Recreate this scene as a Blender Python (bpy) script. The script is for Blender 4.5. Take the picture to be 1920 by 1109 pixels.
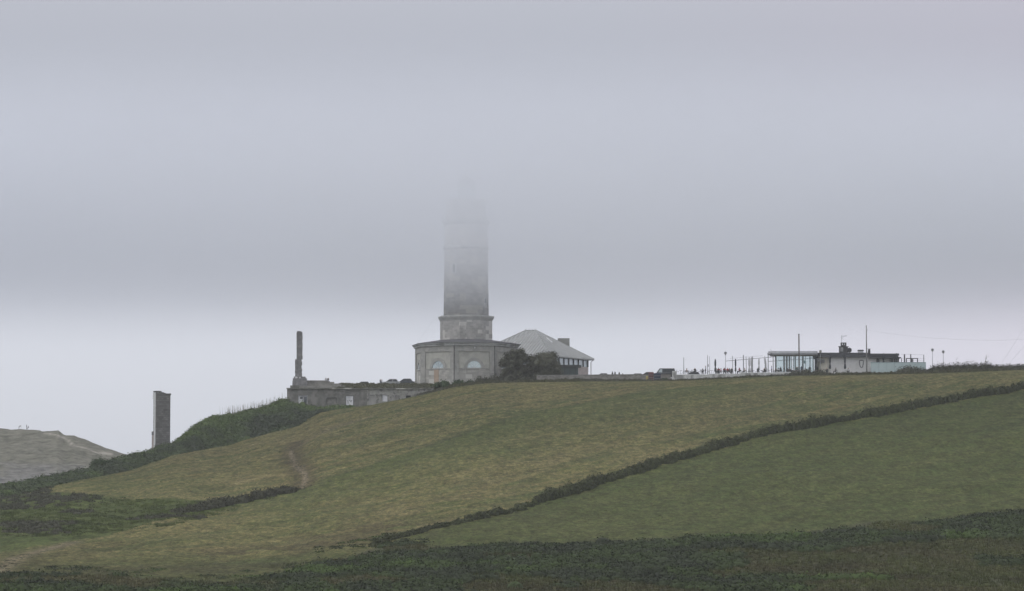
import bpy, math, random
import numpy as np
from mathutils import Vector

for o in list(bpy.data.objects): bpy.data.objects.remove(o)
SC = bpy.context.scene
COL = SC.collection
random.seed(7); RNG = np.random.default_rng(11)
rad = math.radians

# ------------------------------------------------------------------ camera
F = 5400.0; CX = 960.0; CY = 554.5; PITCH = rad(3.98)      # a long lens, focal length in photo pixels
cam = bpy.data.cameras.new('camera'); cam.sensor_width = 36; cam.lens = 36 * F / 1920
cam.clip_start = 1; cam.clip_end = 12000
co = bpy.data.objects.new('camera', cam); COL.objects.link(co)
co.location = (0, 0, 0); co.rotation_euler = (math.pi / 2 + PITCH, 0, 0)
SC.camera = co

# ------------------------------------------------------------------ light
SUN_EL, SUN_AZ = rad(50), rad(-110)         # azimuth measured from +Y towards +X
wd = bpy.data.worlds.new('World'); SC.world = wd; wd.use_nodes = True
nt = wd.node_tree; nt.nodes.clear()
wout = nt.nodes.new('ShaderNodeOutputWorld')
sky = nt.nodes.new('ShaderNodeTexSky'); sky.sky_type = 'NISHITA'; sky.sun_disc = False
sky.sun_elevation = SUN_EL; sky.sun_rotation = SUN_AZ; sky.dust_density = 4; sky.air_density = 1.0
b1 = nt.nodes.new('ShaderNodeBackground'); b1.inputs['Strength'].default_value = 0.05
hsv = nt.nodes.new('ShaderNodeHueSaturation'); hsv.inputs['Saturation'].default_value = 0.25
nt.links.new(sky.outputs[0], hsv.inputs['Color']); nt.links.new(hsv.outputs[0], b1.inputs['Color'])
tc = nt.nodes.new('ShaderNodeTexCoord'); sep = nt.nodes.new('ShaderNodeSeparateXYZ')
nt.links.new(tc.outputs['Generated'], sep.inputs[0])
ramp = nt.nodes.new('ShaderNodeValToRGB')          # overcast: pale at the horizon, a little darker above, brighter overhead
cr = ramp.color_ramp
SKYSTOPS = [(0.0, (0.68, 0.70, 0.77)), (0.025, (0.66, 0.685, 0.755)), (0.045, (0.645, 0.67, 0.745)), (0.062, (0.60, 0.625, 0.705)), (0.085, (0.40, 0.425, 0.505)), (0.12, (0.245, 0.262, 0.33)), (0.15, (0.32, 0.335, 0.40)), (0.18, (0.37, 0.38, 0.44)), (0.4, (0.56, 0.57, 0.62)), (1.0, (1.05, 1.07, 1.12))]
cr.elements[0].position = 0; cr.elements[1].position = 1
for p, c in SKYSTOPS[1:-1]:
    e = cr.elements.new(p); e.color = (*c, 1)
cr.elements[0].color = (*SKYSTOPS[0][1], 1); cr.elements[-1].color = (*SKYSTOPS[-1][1], 1)
nt.links.new(sep.outputs['Z'], ramp.inputs[0])
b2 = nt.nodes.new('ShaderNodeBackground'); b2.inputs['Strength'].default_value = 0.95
mr = nt.nodes.new('ShaderNodeMapRange'); nt.links.new(sep.outputs['X'], mr.inputs['Value'])          # faintly warmer towards the right
mr.inputs['From Min'].default_value = 0.03; mr.inputs['From Max'].default_value = 0.2; mr.inputs['To Max'].default_value = 0.5
tn = nt.nodes.new('ShaderNodeMix'); tn.data_type = 'RGBA'; tn.blend_type = 'MULTIPLY'; tn.inputs['B'].default_value = (1.12, 0.96, 1.02, 1)
nt.links.new(mr.outputs[0], tn.inputs['Factor']); nt.links.new(ramp.outputs[0], tn.inputs['A'])
my = nt.nodes.new('ShaderNodeMapRange'); nt.links.new(sep.outputs['Y'], my.inputs['Value'])          # brightness added to the unseen sky behind the camera, to light facing facades
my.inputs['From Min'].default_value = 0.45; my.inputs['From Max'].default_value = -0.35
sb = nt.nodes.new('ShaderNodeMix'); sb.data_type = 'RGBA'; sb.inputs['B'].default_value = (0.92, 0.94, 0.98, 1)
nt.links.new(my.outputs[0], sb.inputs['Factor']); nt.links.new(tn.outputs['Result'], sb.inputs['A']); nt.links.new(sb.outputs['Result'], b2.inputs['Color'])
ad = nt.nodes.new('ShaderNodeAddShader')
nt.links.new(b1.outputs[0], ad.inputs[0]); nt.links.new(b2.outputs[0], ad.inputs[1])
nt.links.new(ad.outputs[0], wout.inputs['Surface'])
sl = bpy.data.lights.new('sun', 'SUN'); sl.energy = 0.8; sl.angle = rad(25); sl.color = (1.0, 0.97, 0.93)
so = bpy.data.objects.new('sun', sl); COL.objects.link(so)
sd = Vector((math.sin(SUN_AZ) * math.cos(SUN_EL), math.cos(SUN_AZ) * math.cos(SUN_EL), math.sin(SUN_EL)))
so.rotation_euler = sd.to_track_quat('Z', 'Y').to_euler(); so.location = sd * 300
SC.view_settings.view_transform = 'Standard'; SC.view_settings.look = 'None'
SC.view_settings.exposure = 0.0; SC.view_settings.gamma = 1
SC.view_settings.use_curve_mapping = False
SC.cycles.volume_bounces = 4; SC.cycles.max_bounces = 8; SC.cycles.diffuse_bounces = 2
SC.cycles.transparent_max_bounces = 24; SC.cycles.use_denoising = True
SC.cycles.volume_step_rate = 2

# ------------------------------------------------------------------ where a photo pixel lies at distance d
CP, SP = math.cos(PITCH), math.sin(PITCH)
def ZR(row):
    b = (CY - np.asarray(row, float)) / F
    return (SP + b * CP) / (CP - b * SP)
def XR(px, row=720):
    b = (CY - row) / F
    return (np.asarray(px, float) - CX) / F / (CP - b * SP)
def W(px, row, d): return Vector((float(XR(px, row)) * d, d, float(ZR(row)) * d))
def X(px, d, row=690): return float(XR(px, row)) * d
def Z(row, d): return float(ZR(row)) * d

# ------------------------------------------------------------------ value noise
_P = RNG.random((256, 256))
def vnoise(x, y, s=1.0, o=0):
    x = np.asarray(x, float) / s + o * 17.3 + 1000; y = np.asarray(y, float) / s + o * 9.1 + 1000
    xi = np.floor(x).astype(int); yi = np.floor(y).astype(int); fx = x - xi; fy = y - yi
    fx = fx * fx * (3 - 2 * fx); fy = fy * fy * (3 - 2 * fy)
    g = lambda i, j: _P[i & 255, j & 255]
    return (g(xi, yi) * (1 - fx) * (1 - fy) + g(xi + 1, yi) * fx * (1 - fy) + g(xi, yi + 1) * (1 - fx) * fy + g(xi + 1, yi + 1) * fx * fy)
def fbm(x, y, s, o=0, n=3): return sum(vnoise(x, y, s / 2 ** k, o + k * 5) / 2 ** k for k in range(n)) / sum(1 / 2 ** k for k in range(n))

# ------------------------------------------------------------------ terrain as a function
def ip(pts): a = np.array(pts, float); return lambda v: np.interp(v, a[:, 0], a[:, 1])
S = ip([(-900, 1010), (-300, 960), (0, 917), (110, 897), (178, 881), (240, 860), (285, 847), (330, 832), (352, 815), (370, 800), (395, 785), (440, 779),
        (500, 766), (535, 752), (560, 760), (600, 766), (650, 765), (700, 759), (750, 749), (800, 738), (850, 725), (900, 719), (950, 717), (1100, 715),
        (1260, 714), (1300, 713), (1350, 711), (1400, 708), (1450, 705), (1500, 704), (1600, 703), (1700, 701), (1750, 700), (1850, 696), (1920, 693), (2300, 680), (3000, 670)])
SE = ip([(-900, 1040), (-300, 985), (0, 940), (110, 910), (180, 894), (250, 881), (330, 853), (430, 836), (500, 814), (560, 798), (600, 778), (655, 768), (700, 761), (800, 741),
         (900, 723), (1000, 719), (1260, 717), (1400, 711), (1500, 707), (1700, 704), (1920, 697), (2300, 684), (3000, 674)])
DC = ip([(-900, 420), (-300, 440), (0, 470), (300, 545), (440, 580), (545, 596), (700, 598), (800, 600), (900, 606), (1000, 610), (1260, 600), (1500, 597), (1920, 585), (2300, 575), (3000, 560)])
PLX = ip([(-900, 0), (545, 0), (572, 1), (3000, 1)])
BLD = ip([(520, 0), (545, 1), (800, 1), (830, 0), (3000, 0)])      # where the ruined building's terrace step is
NEAR = ip([(0, -1.75), (30, -4), (120, -13.5), (230, -16.0), (300, float(ZR(1109)) * 300)])
def terr(px, d):
    px = np.asarray(px, float); d = np.asarray(d, float)
    s, se, dc = S(px), SE(px), DC(px); de = dc - 16
    t = np.clip((d - 300) / (de - 300), 0, 1); g = 1 - (1 - t) ** 1.3
    row = 1109 + (se - 1109) * g
    t2 = np.clip((d - de) / 16, 0, 1); row = np.where(d > de, se + (s - se) * t2 ** 0.8, row)
    z = ZR(row) * np.minimum(d, dc)
    z = np.where(d < 300, NEAR(d), z)
    zc = ZR(s) * dc; e = np.clip(d - dc, 0, 5000)
    zp = np.maximum(zc, 23.4) + 0.032 * np.clip(e, 0, 50)
    tb = np.clip((e - 9) / 5, 0, 1) * 0.72 + np.clip((e - 14) / 9, 0, 1) * 0.28
    ta = np.clip(e / 8, 0, 1)
    up = BLD(px) * tb + (1 - BLD(px)) * ta
    plat = zc + (zp - zc) * up
    plat = plat - 0.9 * np.clip(e - 130, 0, 90)
    off = zc - 0.10 * np.clip(e, 0, 40) - 0.75 * np.clip(e - 40, 0, 100)
    m = PLX(px); m = m * m * (3 - 2 * m)
    z = np.where(d > dc, plat * m + off * (1 - m), z)
    return z
def PXY(x, y): return CX + F * np.asarray(x) / np.maximum(np.asarray(y), 1)
def relief(x, y):
    y = np.asarray(y); k = np.clip((y - 200) / 60, 0, 1)
    return ((fbm(x, y, 5, 3) - .5) * 0.30 + (fbm(x, y, 26, 8) - .5) * 0.9) * k
def TZ(x, y): return terr(PXY(x, y), y) + relief(x, y) * np.clip((DC(PXY(x, y)) - np.asarray(y)) / 25, 0.12, 1)
_D = np.linspace(295, 640, 1400)
def G(px, row):
    """ground point seen at a photo pixel (first hit)"""
    dc = float(DC(px)); D = _D[_D <= dc]
    rr = 1109 + 0 * D
    z = terr(np.full_like(D, px), D) / D
    tgt = float(ZR(row))
    i = np.argmax(z >= tgt) if (z >= tgt).any() else len(D) - 1
    d = D[i]; x = float(XR(px, row)) * d
    return np.array([x, d])
def line(pts, step=0.5):
    w = [G(*p) for p in pts]; out = []
    for a, b in zip(w, w[1:]):
        n = max(2, int(np.linalg.norm(b - a) / step))
        for k in range(n): out.append(a + (b - a) * k / n)
    out.append(w[-1]); return np.array(out)
def dist_line(x, y, pts):
    w = np.array([G(*p) for p in pts]); best = np.full(np.shape(x), 1e9)
    for a, b in zip(w, w[1:]):
        ab = b - a; t = np.clip(((x - a[0]) * ab[0] + (y - a[1]) * ab[1]) / (ab @ ab), 0, 1)
        best = np.minimum(best, np.hypot(x - a[0] - t * ab[0], y - a[1] - t * ab[1]))
    return best

# ------------------------------------------------------------------ materials
def nodes(m):
    m.use_nodes = True; t = m.node_tree; return t, t.nodes, t.links
MATS = {}
def mat(name, col, rough=0.8, var=0.2, scale=1.5, bump=0.0, metal=0.0, spec=0.3, stretch=(1, 1, 1), stain=None, stain_scale=0.5):
    if name in MATS: return MATS[name]
    m = bpy.data.materials.new(name); t, N, L = nodes(m); b = N['Principled BSDF']
    b.inputs['Roughness'].default_value = rough; b.inputs['Metallic'].default_value = metal
    b.inputs['Specular IOR Level'].default_value = spec
    tcn = N.new('ShaderNodeTexCoord'); mp = N.new('ShaderNodeMapping'); mp.inputs['Scale'].default_value = stretch
    L.new(tcn.outputs['Object'], mp.inputs[0])
    no = N.new('ShaderNodeTexNoise'); no.inputs['Scale'].default_value = scale; no.inputs['Detail'].default_value = 6
    no.inputs['Roughness'].default_value = 0.65; L.new(mp.outputs[0], no.inputs['Vector'])
    r = N.new('ShaderNodeValToRGB'); r.color_ramp.elements[0].position = 0.3; r.color_ramp.elements[1].position = 0.7
    r.color_ramp.elements[0].color = (*[c * (1 - var) for c in col], 1); r.color_ramp.elements[1].color = (*[min(1, c * (1 + var)) for c in col], 1)
    L.new(no.outputs['Fac'], r.inputs[0]); cur = r.outputs[0]
    if stain:
        n2 = N.new('ShaderNodeTexNoise'); n2.inputs['Scale'].default_value = stain_scale; n2.inputs['Detail'].default_value = 5
        L.new(mp.outputs[0], n2.inputs['Vector'])
        r2 = N.new('ShaderNodeValToRGB'); r2.color_ramp.elements[0].position = 0.5; r2.color_ramp.elements[1].position = 0.62
        L.new(n2.outputs['Fac'], r2.inputs[0])
        mx = N.new('ShaderNodeMix'); mx.data_type = 'RGBA'; L.new(r2.outputs[0], mx.inputs['Factor']); L.new(cur, mx.inputs['A']); mx.inputs['B'].default_value = (*stain, 1)
        cur = mx.outputs['Result']
    L.new(cur, b.inputs['Base Color'])
    if bump:
        bp = N.new('ShaderNodeBump'); bp.inputs['Strength'].default_value = bump; bp.inputs['Distance'].default_value = 0.05
        L.new(no.outputs['Fac'], bp.inputs['Height']); L.new(bp.outputs[0], b.inputs['Normal'])
    MATS[name] = m; return m

def masonry(name, c1, c2, mortar, bw=0.9, bh=0.42, around=True, patch=None, R=5.0):
    m = bpy.data.materials.new(name); t, N, L = nodes(m); b = N['Principled BSDF']; b.inputs['Roughness'].default_value = 0.9
    b.inputs['Specular IOR Level'].default_value = 0.15
    tcn = N.new('ShaderNodeTexCoord'); sp = N.new('ShaderNodeSeparateXYZ'); L.new(tcn.outputs['Object'], sp.inputs[0])
    cb = N.new('ShaderNodeCombineXYZ')
    if around:
        at = N.new('ShaderNodeMath'); at.operation = 'ARCTAN2'; L.new(sp.outputs['X'], at.inputs[0]); L.new(sp.outputs['Y'], at.inputs[1])
        mu = N.new('ShaderNodeMath'); mu.operation = 'MULTIPLY'; mu.inputs[1].default_value = R; L.new(at.outputs[0], mu.inputs[0])
    else:
        mu = N.new('ShaderNodeMath'); mu.operation = 'ADD'; L.new(sp.outputs['X'], mu.inputs[0]); L.new(sp.outputs['Y'], mu.inputs[1])
    L.new(mu.outputs[0], cb.inputs[0]); L.new(sp.outputs['Z'], cb.inputs[1])
    br = N.new('ShaderNodeTexBrick'); br.inputs['Scale'].default_value = 1; br.inputs['Brick Width'].default_value = bw; br.inputs['Row Height'].default_value = bh
    br.inputs['Mortar Size'].default_value = 0.03; br.inputs['Mortar Smooth'].default_value = 0.6
    br.inputs['Color1'].default_value = (*c1, 1); br.inputs['Color2'].default_value = (*c2, 1); br.inputs['Mortar'].default_value = (*mortar, 1)
    L.new(cb.outputs[0], br.inputs['Vector'])
    no = N.new('ShaderNodeTexNoise'); no.inputs['Scale'].default_value = 0.7; no.inputs['Detail'].default_value = 7; L.new(tcn.outputs['Object'], no.inputs['Vector'])
    r = N.new('ShaderNodeMapRange'); r.inputs['From Min'].default_value = .3; r.inputs['From Max'].default_value = .7; r.inputs['To Min'].default_value = .82; r.inputs['To Max'].default_value = 1.15
    L.new(no.outputs['Fac'], r.inputs['Value'])
    mx = N.new('ShaderNodeMix'); mx.data_type = 'RGBA'; mx.blend_type = 'MULTIPLY'; mx.inputs['Factor'].default_value = 1
    L.new(br.outputs['Color'], mx.inputs['A']); L.new(r.outputs[0], mx.inputs['B']); cur = mx.outputs['Result']
    if patch:
        n2 = N.new('ShaderNodeTexNoise'); n2.inputs['Scale'].default_value = 0.35; n2.inputs['Detail'].default_value = 2
        vs = N.new('ShaderNodeVectorMath'); vs.operation = 'SNAP'; vs.inputs[1].default_value = (bw * 1.5, bh * 2, 1)
        L.new(cb.outputs[0], vs.inputs[0]); L.new(vs.outputs[0], n2.inputs['Vector'])
        r2 = N.new('ShaderNodeMath'); r2.operation = 'GREATER_THAN'; r2.inputs[1].default_value = 0.56; L.new(n2.outputs['Fac'], r2.inputs[0])
        m3 = N.new('ShaderNodeMix'); m3.data_type = 'RGBA'; L.new(r2.outputs[0], m3.inputs['Factor']); L.new(cur, m3.inputs['A']); m3.inputs['B'].default_value = (*patch, 1)
        cur = m3.outputs['Result']
    L.new(cur, b.inputs['Base Color'])
    bp = N.new('ShaderNodeBump'); bp.inputs['Strength'].default_value = 0.5; bp.inputs['Distance'].default_value = 0.04
    L.new(br.outputs['Fac'], bp.inputs['Height']); bp.invert = True; L.new(bp.outputs[0], b.inputs['Normal'])
    return m

def glass(name, tint, dens=0.35):
    m = bpy.data.materials.new(name); t, N, L = nodes(m); out = N['Material Output']; b = N['Principled BSDF']
    b.inputs['Base Color'].default_value = (*[c * .68 for c in tint], 1); b.inputs['Roughness'].default_value = 0.08
    tr = N.new('ShaderNodeBsdfTransparent'); tr.inputs[0].default_value = (*tint, 1)
    no = N.new('ShaderNodeTexNoise'); no.inputs['Scale'].default_value = 1.3
    r = N.new('ShaderNodeMapRange'); r.inputs['To Min'].default_value = dens * .8; r.inputs['To Max'].default_value = dens * 1.2
    L.new(no.outputs['Fac'], r.inputs['Value'])
    mx = N.new('ShaderNodeMixShader'); L.new(r.outputs[0], mx.inputs[0]); L.new(tr.outputs[0], mx.inputs[1]); L.new(b.outputs[0], mx.inputs[2])
    L.new(mx.outputs[0], out.inputs['Surface']); return m

def leafmat(name):
    m = bpy.data.materials.new(name); t, N, L = nodes(m); b = N['Principled BSDF']; b.inputs['Roughness'].default_value = 0.75
    b.inputs['Specular IOR Level'].default_value = 0.12
    at = N.new('ShaderNodeAttribute'); at.attribute_name = 'tint'
    no = N.new('ShaderNodeTexNoise'); no.inputs['Scale'].default_value = 2.5; no.inputs['Detail'].default_value = 3
    tcn = N.new('ShaderNodeTexCoord'); L.new(tcn.outputs['Object'], no.inputs['Vector'])
    r = N.new('ShaderNodeMapRange'); r.inputs['From Min'].default_value = .3; r.inputs['From Max'].default_value = .7; r.inputs['To Min'].default_value = .75; r.inputs['To Max'].default_value = 1.25
    L.new(no.outputs['Fac'], r.inputs['Value'])
    mx = N.new('ShaderNodeMix'); mx.data_type = 'RGBA'; mx.blend_type = 'MULTIPLY'; mx.inputs['Factor'].default_value = 1
    L.new(at.outputs['Color'], mx.inputs['A']); L.new(r.outputs[0], mx.inputs['B']); L.new(mx.outputs['Result'], b.inputs['Base Color'])
    return m
LEAF = leafmat('foliage'); 
M_dark = mat('dark_metal', (0.05, 0.05, 0.055), 0.5, .2); M_grey = mat('grey_metal', (0.22, 0.23, 0.24), 0.5, .15, metal=.3)
M_white = mat('white_paint', (0.62, 0.62, 0.62), 0.7, .08, stain=(0.42, 0.42, 0.40)); M_wood = mat('weathered_wood', (0.12, 0.105, 0.095), 0.9, .35, 6, stretch=(1, 1, .1))
M_glass = glass('pale_glass', (0.945, 0.985, 0.985), 0.10); M_teal = glass('teal_glass', (0.72, 0.86, 0.86), 0.82)
M_pane = mat('window_pane', (0.45, 0.52, 0.53), 0.15, .12, metal=.5, spec=.8); M_darkpane = mat('dark_pane', (0.04, 0.05, 0.055), 0.15, .2, spec=.6)
M_bark = mat('bark', (0.09, 0.075, 0.06), .95, .3, 5)

# ------------------------------------------------------------------ objects
def tag(o, label=None, cat=None, group=None, kind=None):
    if label: o['label'] = label
    if cat: o['category'] = cat
    if group: o['group'] = group
    if kind: o['kind'] = kind
    return o
def empty(name, loc, label=None, cat=None, group=None, rz=0):
    o = bpy.data.objects.new(name, None); COL.objects.link(o); o.location = loc; o.rotation_euler.z = rz; o.empty_display_size = .5
    return tag(o, label, cat, group)
class MB:
    def __init__(s, org=(0, 0, 0)): s.v = []; s.f = []; s.mi = []; s.o = Vector(org)
    def add(s, vs, fs, m=0):
        n = len(s.v); s.v += [tuple(Vector(v) - s.o) for v in vs]; s.f += [tuple(n + i for i in f) for f in fs]; s.mi += [m] * len(fs)
    def hexa(s, bot, top, m=0): s.add(list(bot) + list(top), [(3, 2, 1, 0), (4, 5, 6, 7), (0, 1, 5, 4), (1, 2, 6, 5), (2, 3, 7, 6), (3, 0, 4, 7)], m)
    def box(s, x0, x1, y0, y1, z0, z1, m=0):
        if x0 > x1: x0, x1 = x1, x0
        s.hexa([(x0, y0, z0), (x1, y0, z0), (x1, y1, z0), (x0, y1, z0)], [(x0, y0, z1), (x1, y0, z1), (x1, y1, z1), (x0, y1, z1)], m)
    def pbox(s, p0, p1, r0, r1, d0, d1, m=0):      # photo extents at distance d0, depth to d1
        rm = (r0 + r1) / 2; s.box(X(p0, d0, rm), X(p1, d0, rm), d0, d1, Z(r1, d0), Z(r0, d0), m)
    def tube(s, pts, r, n=8, m=0, r2=None):
        pts = [Vector(p) for p in pts]; r2 = r if r2 is None else r2; k = len(pts); base = len(s.v); vs = []
        for i, p in enumerate(pts):
            t = (pts[min(i + 1, k - 1)] - pts[max(i - 1, 0)]).normalized(); a = t.orthogonal().normalized(); b = t.cross(a)
            rr = r + (r2 - r) * i / (k - 1)
            if i == 0: a0 = a
            else:
                a = (a0 - t * a0.dot(t)).normalized(); b = t.cross(a); a0 = a
            vs += [p + (a * math.cos(2 * math.pi * j / n) + b * math.sin(2 * math.pi * j / n)) * rr for j in range(n)]
        fs = [(i * n + j, i * n + (j + 1) % n, (i + 1) * n + (j + 1) % n, (i + 1) * n + j) for i in range(k - 1) for j in range(n)]
        fs += [tuple(range(n - 1, -1, -1)), tuple((k - 1) * n + j for j in range(n))]
        s.add(vs, fs, m)
    def lathe(s, c, prof, n=24, m=0, ph=0.0, cap=True):       # prof: (radius, z)
        c = Vector(c); k = len(prof)
        vs = [c + Vector((r * math.sin(ph + 2 * math.pi * j / n), -r * math.cos(ph + 2 * math.pi * j / n), z)) for r, z in prof for j in range(n)]
        fs = [(i * n + j, i * n + (j + 1) % n, (i + 1) * n + (j + 1) % n, (i + 1) * n + j) for i in range(k - 1) for j in range(n)]
        if cap: fs += [tuple(range(n - 1, -1, -1)), tuple((k - 1) * n + j for j in range(n))]
        s.add(vs, fs, m)
    def build(s, name, mats, parent=None, smooth=False, label=None):
        me = bpy.data.meshes.new(name); me.from_pydata(s.v, [], s.f)
        mats = mats if isinstance(mats, (list, tuple)) else [mats]
        for q in mats: me.materials.append(q)
        me.polygons.foreach_set('material_index', s.mi)
        if smooth: me.polygons.foreach_set('use_smooth', [True] * len(s.f))
        me.update(); o = bpy.data.objects.new(name, me); COL.objects.link(o)
        if parent is not None: o.parent = parent
        else: o.location = s.o
        if label: o['label'] = label
        return o

# ------------------------------------------------------------------ leaf masses
def np_mesh(name, V, Fq, tint, mats, parent=None, loc=(0, 0, 0), mi=None):
    me = bpy.data.meshes.new(name); n = len(V); f = len(Fq)
    me.vertices.add(n); me.vertices.foreach_set('co', np.ascontiguousarray(V - np.array(loc), dtype=np.float32).ravel())
    me.loops.add(f * 4); me.loops.foreach_set('vertex_index', np.ascontiguousarray(Fq, dtype=np.int32).ravel())
    me.polygons.add(f); me.polygons.foreach_set('loop_start', np.arange(0, f * 4, 4, dtype=np.int32)); me.polygons.foreach_set('loop_total', np.full(f, 4, dtype=np.int32))
    if tint is not None:
        a = me.attributes.new('tint', 'FLOAT_COLOR', 'POINT'); a.data.foreach_set('color', np.ascontiguousarray(np.c_[tint, np.ones(n)], dtype=np.float32).ravel())
    for q in mats: me.materials.append(q)
    me.update(calc_edges=True); me.validate()
    o = bpy.data.objects.new(name, me); COL.objects.link(o)
    if parent is not None: o.parent = parent
    else: o.location = loc
    return o
def unit(v): return v / np.maximum(np.linalg.norm(v, axis=1, keepdims=True), 1e-9)
def leaves(C, R, H, n, size, tint, core=0.78, blade=0.0, low=-0.15, jit=0.30):
    """C (N,3) clump centres on the ground, R radius, H height -> arrays of leaf quads and lumpy cores"""
    N = len(C); M = N * n
    idx = np.repeat(np.arange(N), n)
    d = unit(RNG.normal(size=(M, 3))); d[:, 2] = np.where(d[:, 2] < low, -d[:, 2], d[:, 2])
    k = RNG.uniform(.72, 1.08, M) ** 1.0
    RR = np.c_[R[idx], R[idx], H[idx]]
    P = C[idx] + d * RR * k[:, None] * np.where(RNG.random(M) < .12, RNG.uniform(1., 1.35, M), 1.)[:, None]
    nr = unit(d * 0.9 + RNG.normal(size=(M, 3)) * 0.55 + np.array([0, 0, .15]))
    tg = unit(np.cross(nr, RNG.normal(size=(M, 3)))); bt = np.cross(nr, tg)
    s = size * RNG.uniform(.55, 1.35, M)
    if blade > 0:
        bl = RNG.random(M) < blade; up = unit(np.c_[RNG.normal(size=(M, 2)) * .25, np.ones(M)])
        tg = np.where(bl[:, None], up, tg); bt = np.where(bl[:, None], unit(np.cross(up, RNG.normal(size=(M, 3)))), bt)
        sx = np.where(bl, s * 1.7, s); sy = np.where(bl, s * .22, s * .62)
    else: sx, sy = s, s * .62
    V = np.stack([P - tg * sx[:, None], P + bt * sy[:, None], P + tg * sx[:, None], P - bt * sy[:, None]], 1).reshape(-1, 3)
    T = np.repeat(tint[idx] * RNG.uniform(1 - jit, 1 + jit, (M, 1)), 4, axis=0)
    Q = np.arange(M * 4).reshape(-1, 4)
    if core:
        th = np.linspace(0, 2 * np.pi, 9)[:-1]; ph = np.array([-.35, .2, .7, 1.15])
        u = np.array([[np.cos(p) * np.cos(a), np.cos(p) * np.sin(a), np.sin(p)] for p in ph for a in th])
        u = np.vstack([u])
        J = RNG.uniform(.85, 1.1, (N, len(u)))
        CV = (C[:, None, :] + u[None] * J[:, :, None] * core * np.c_[R, R, H][:, None, :]).reshape(-1, 3)
        q = [(i * 8 + j, i * 8 + (j + 1) % 8, (i + 1) * 8 + (j + 1) % 8, (i + 1) * 8 + j) for i in range(3) for j in range(8)]
        q += [(24, 25, 26, 27), (24, 27, 28, 31), (28, 29, 30, 31)]
        CQ = (np.array(q)[None] + (np.arange(N) * len(u))[:, None, None]).reshape(-1, 4) + len(V)
        V = np.vstack([V, CV]); T = np.vstack([T, np.repeat(tint * .9, len(u), axis=0)]); Q = np.vstack([Q, CQ])
    return V, Q, T
def mass(name, C, R, H, n, size, tint, parent=None, loc=(0, 0, 0), **k):
    V, Q, T = leaves(np.asarray(C), np.asarray(R), np.asarray(H), n, size, np.asarray(tint), **k)
    return np_mesh(name, V, Q, T, [LEAF], parent, loc)
DKG = np.array([0.040, 0.050, 0.032]); GRN = np.array([0.045, 0.068, 0.030]); OLV = np.array([0.085, 0.085, 0.040]); BRN = np.array([0.075, 0.070, 0.040]); GRY = np.array([0.078, 0.080, 0.056])

# ------------------------------------------------------------------ the ground of the headland
HEDGE = [(742, 1013), (820, 993), (900, 975), (960, 960), (1050, 930), (1150, 897), (1250, 868), (1330, 843), (1420, 820), (1500, 803), (1560, 792), (1640, 780), (1740, 760), (1830, 742), (1920, 727), (2010, 716), (2150, 702)]
MIDH = [(330, 962), (400, 950), (470, 938), (520, 926), (556, 917)]
FORE = ip([(-900, 1060), (-50, 1078), (0, 1078), (130, 1074), (250, 1082), (330, 1092), (440, 1094), (520, 1076), (600, 1056), (680, 1036), (740, 1020), (840, 1028), (950, 1020), (1080, 1024), (1240, 1012), (1380, 1006), (1480, 1001), (1560, 991), (1640, 974), (1720, 980), (1800, 968), (1920, 960), (2300, 940), (3000, 930)])
_fp = np.linspace(-900, 3000, 160); _fd = np.array([G(p, FORE(p))[1] for p in _fp]); FORED = lambda px: np.interp(px, _fp, _fd)
def scrub_floor(x, y):
    px = PXY(x, y); m = np.clip((FORED(px) - y) / 4 + .5, 0, 1)
    s, dc = S(px), DC(px)
    bank = np.clip((y - (dc - 16)) / 3, 0, 1) * (px < 560) + np.clip((y - (dc - 5)) / 2, 0, 1) * (px >= 560)
    return np.clip(m + bank, 0, 1)
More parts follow.
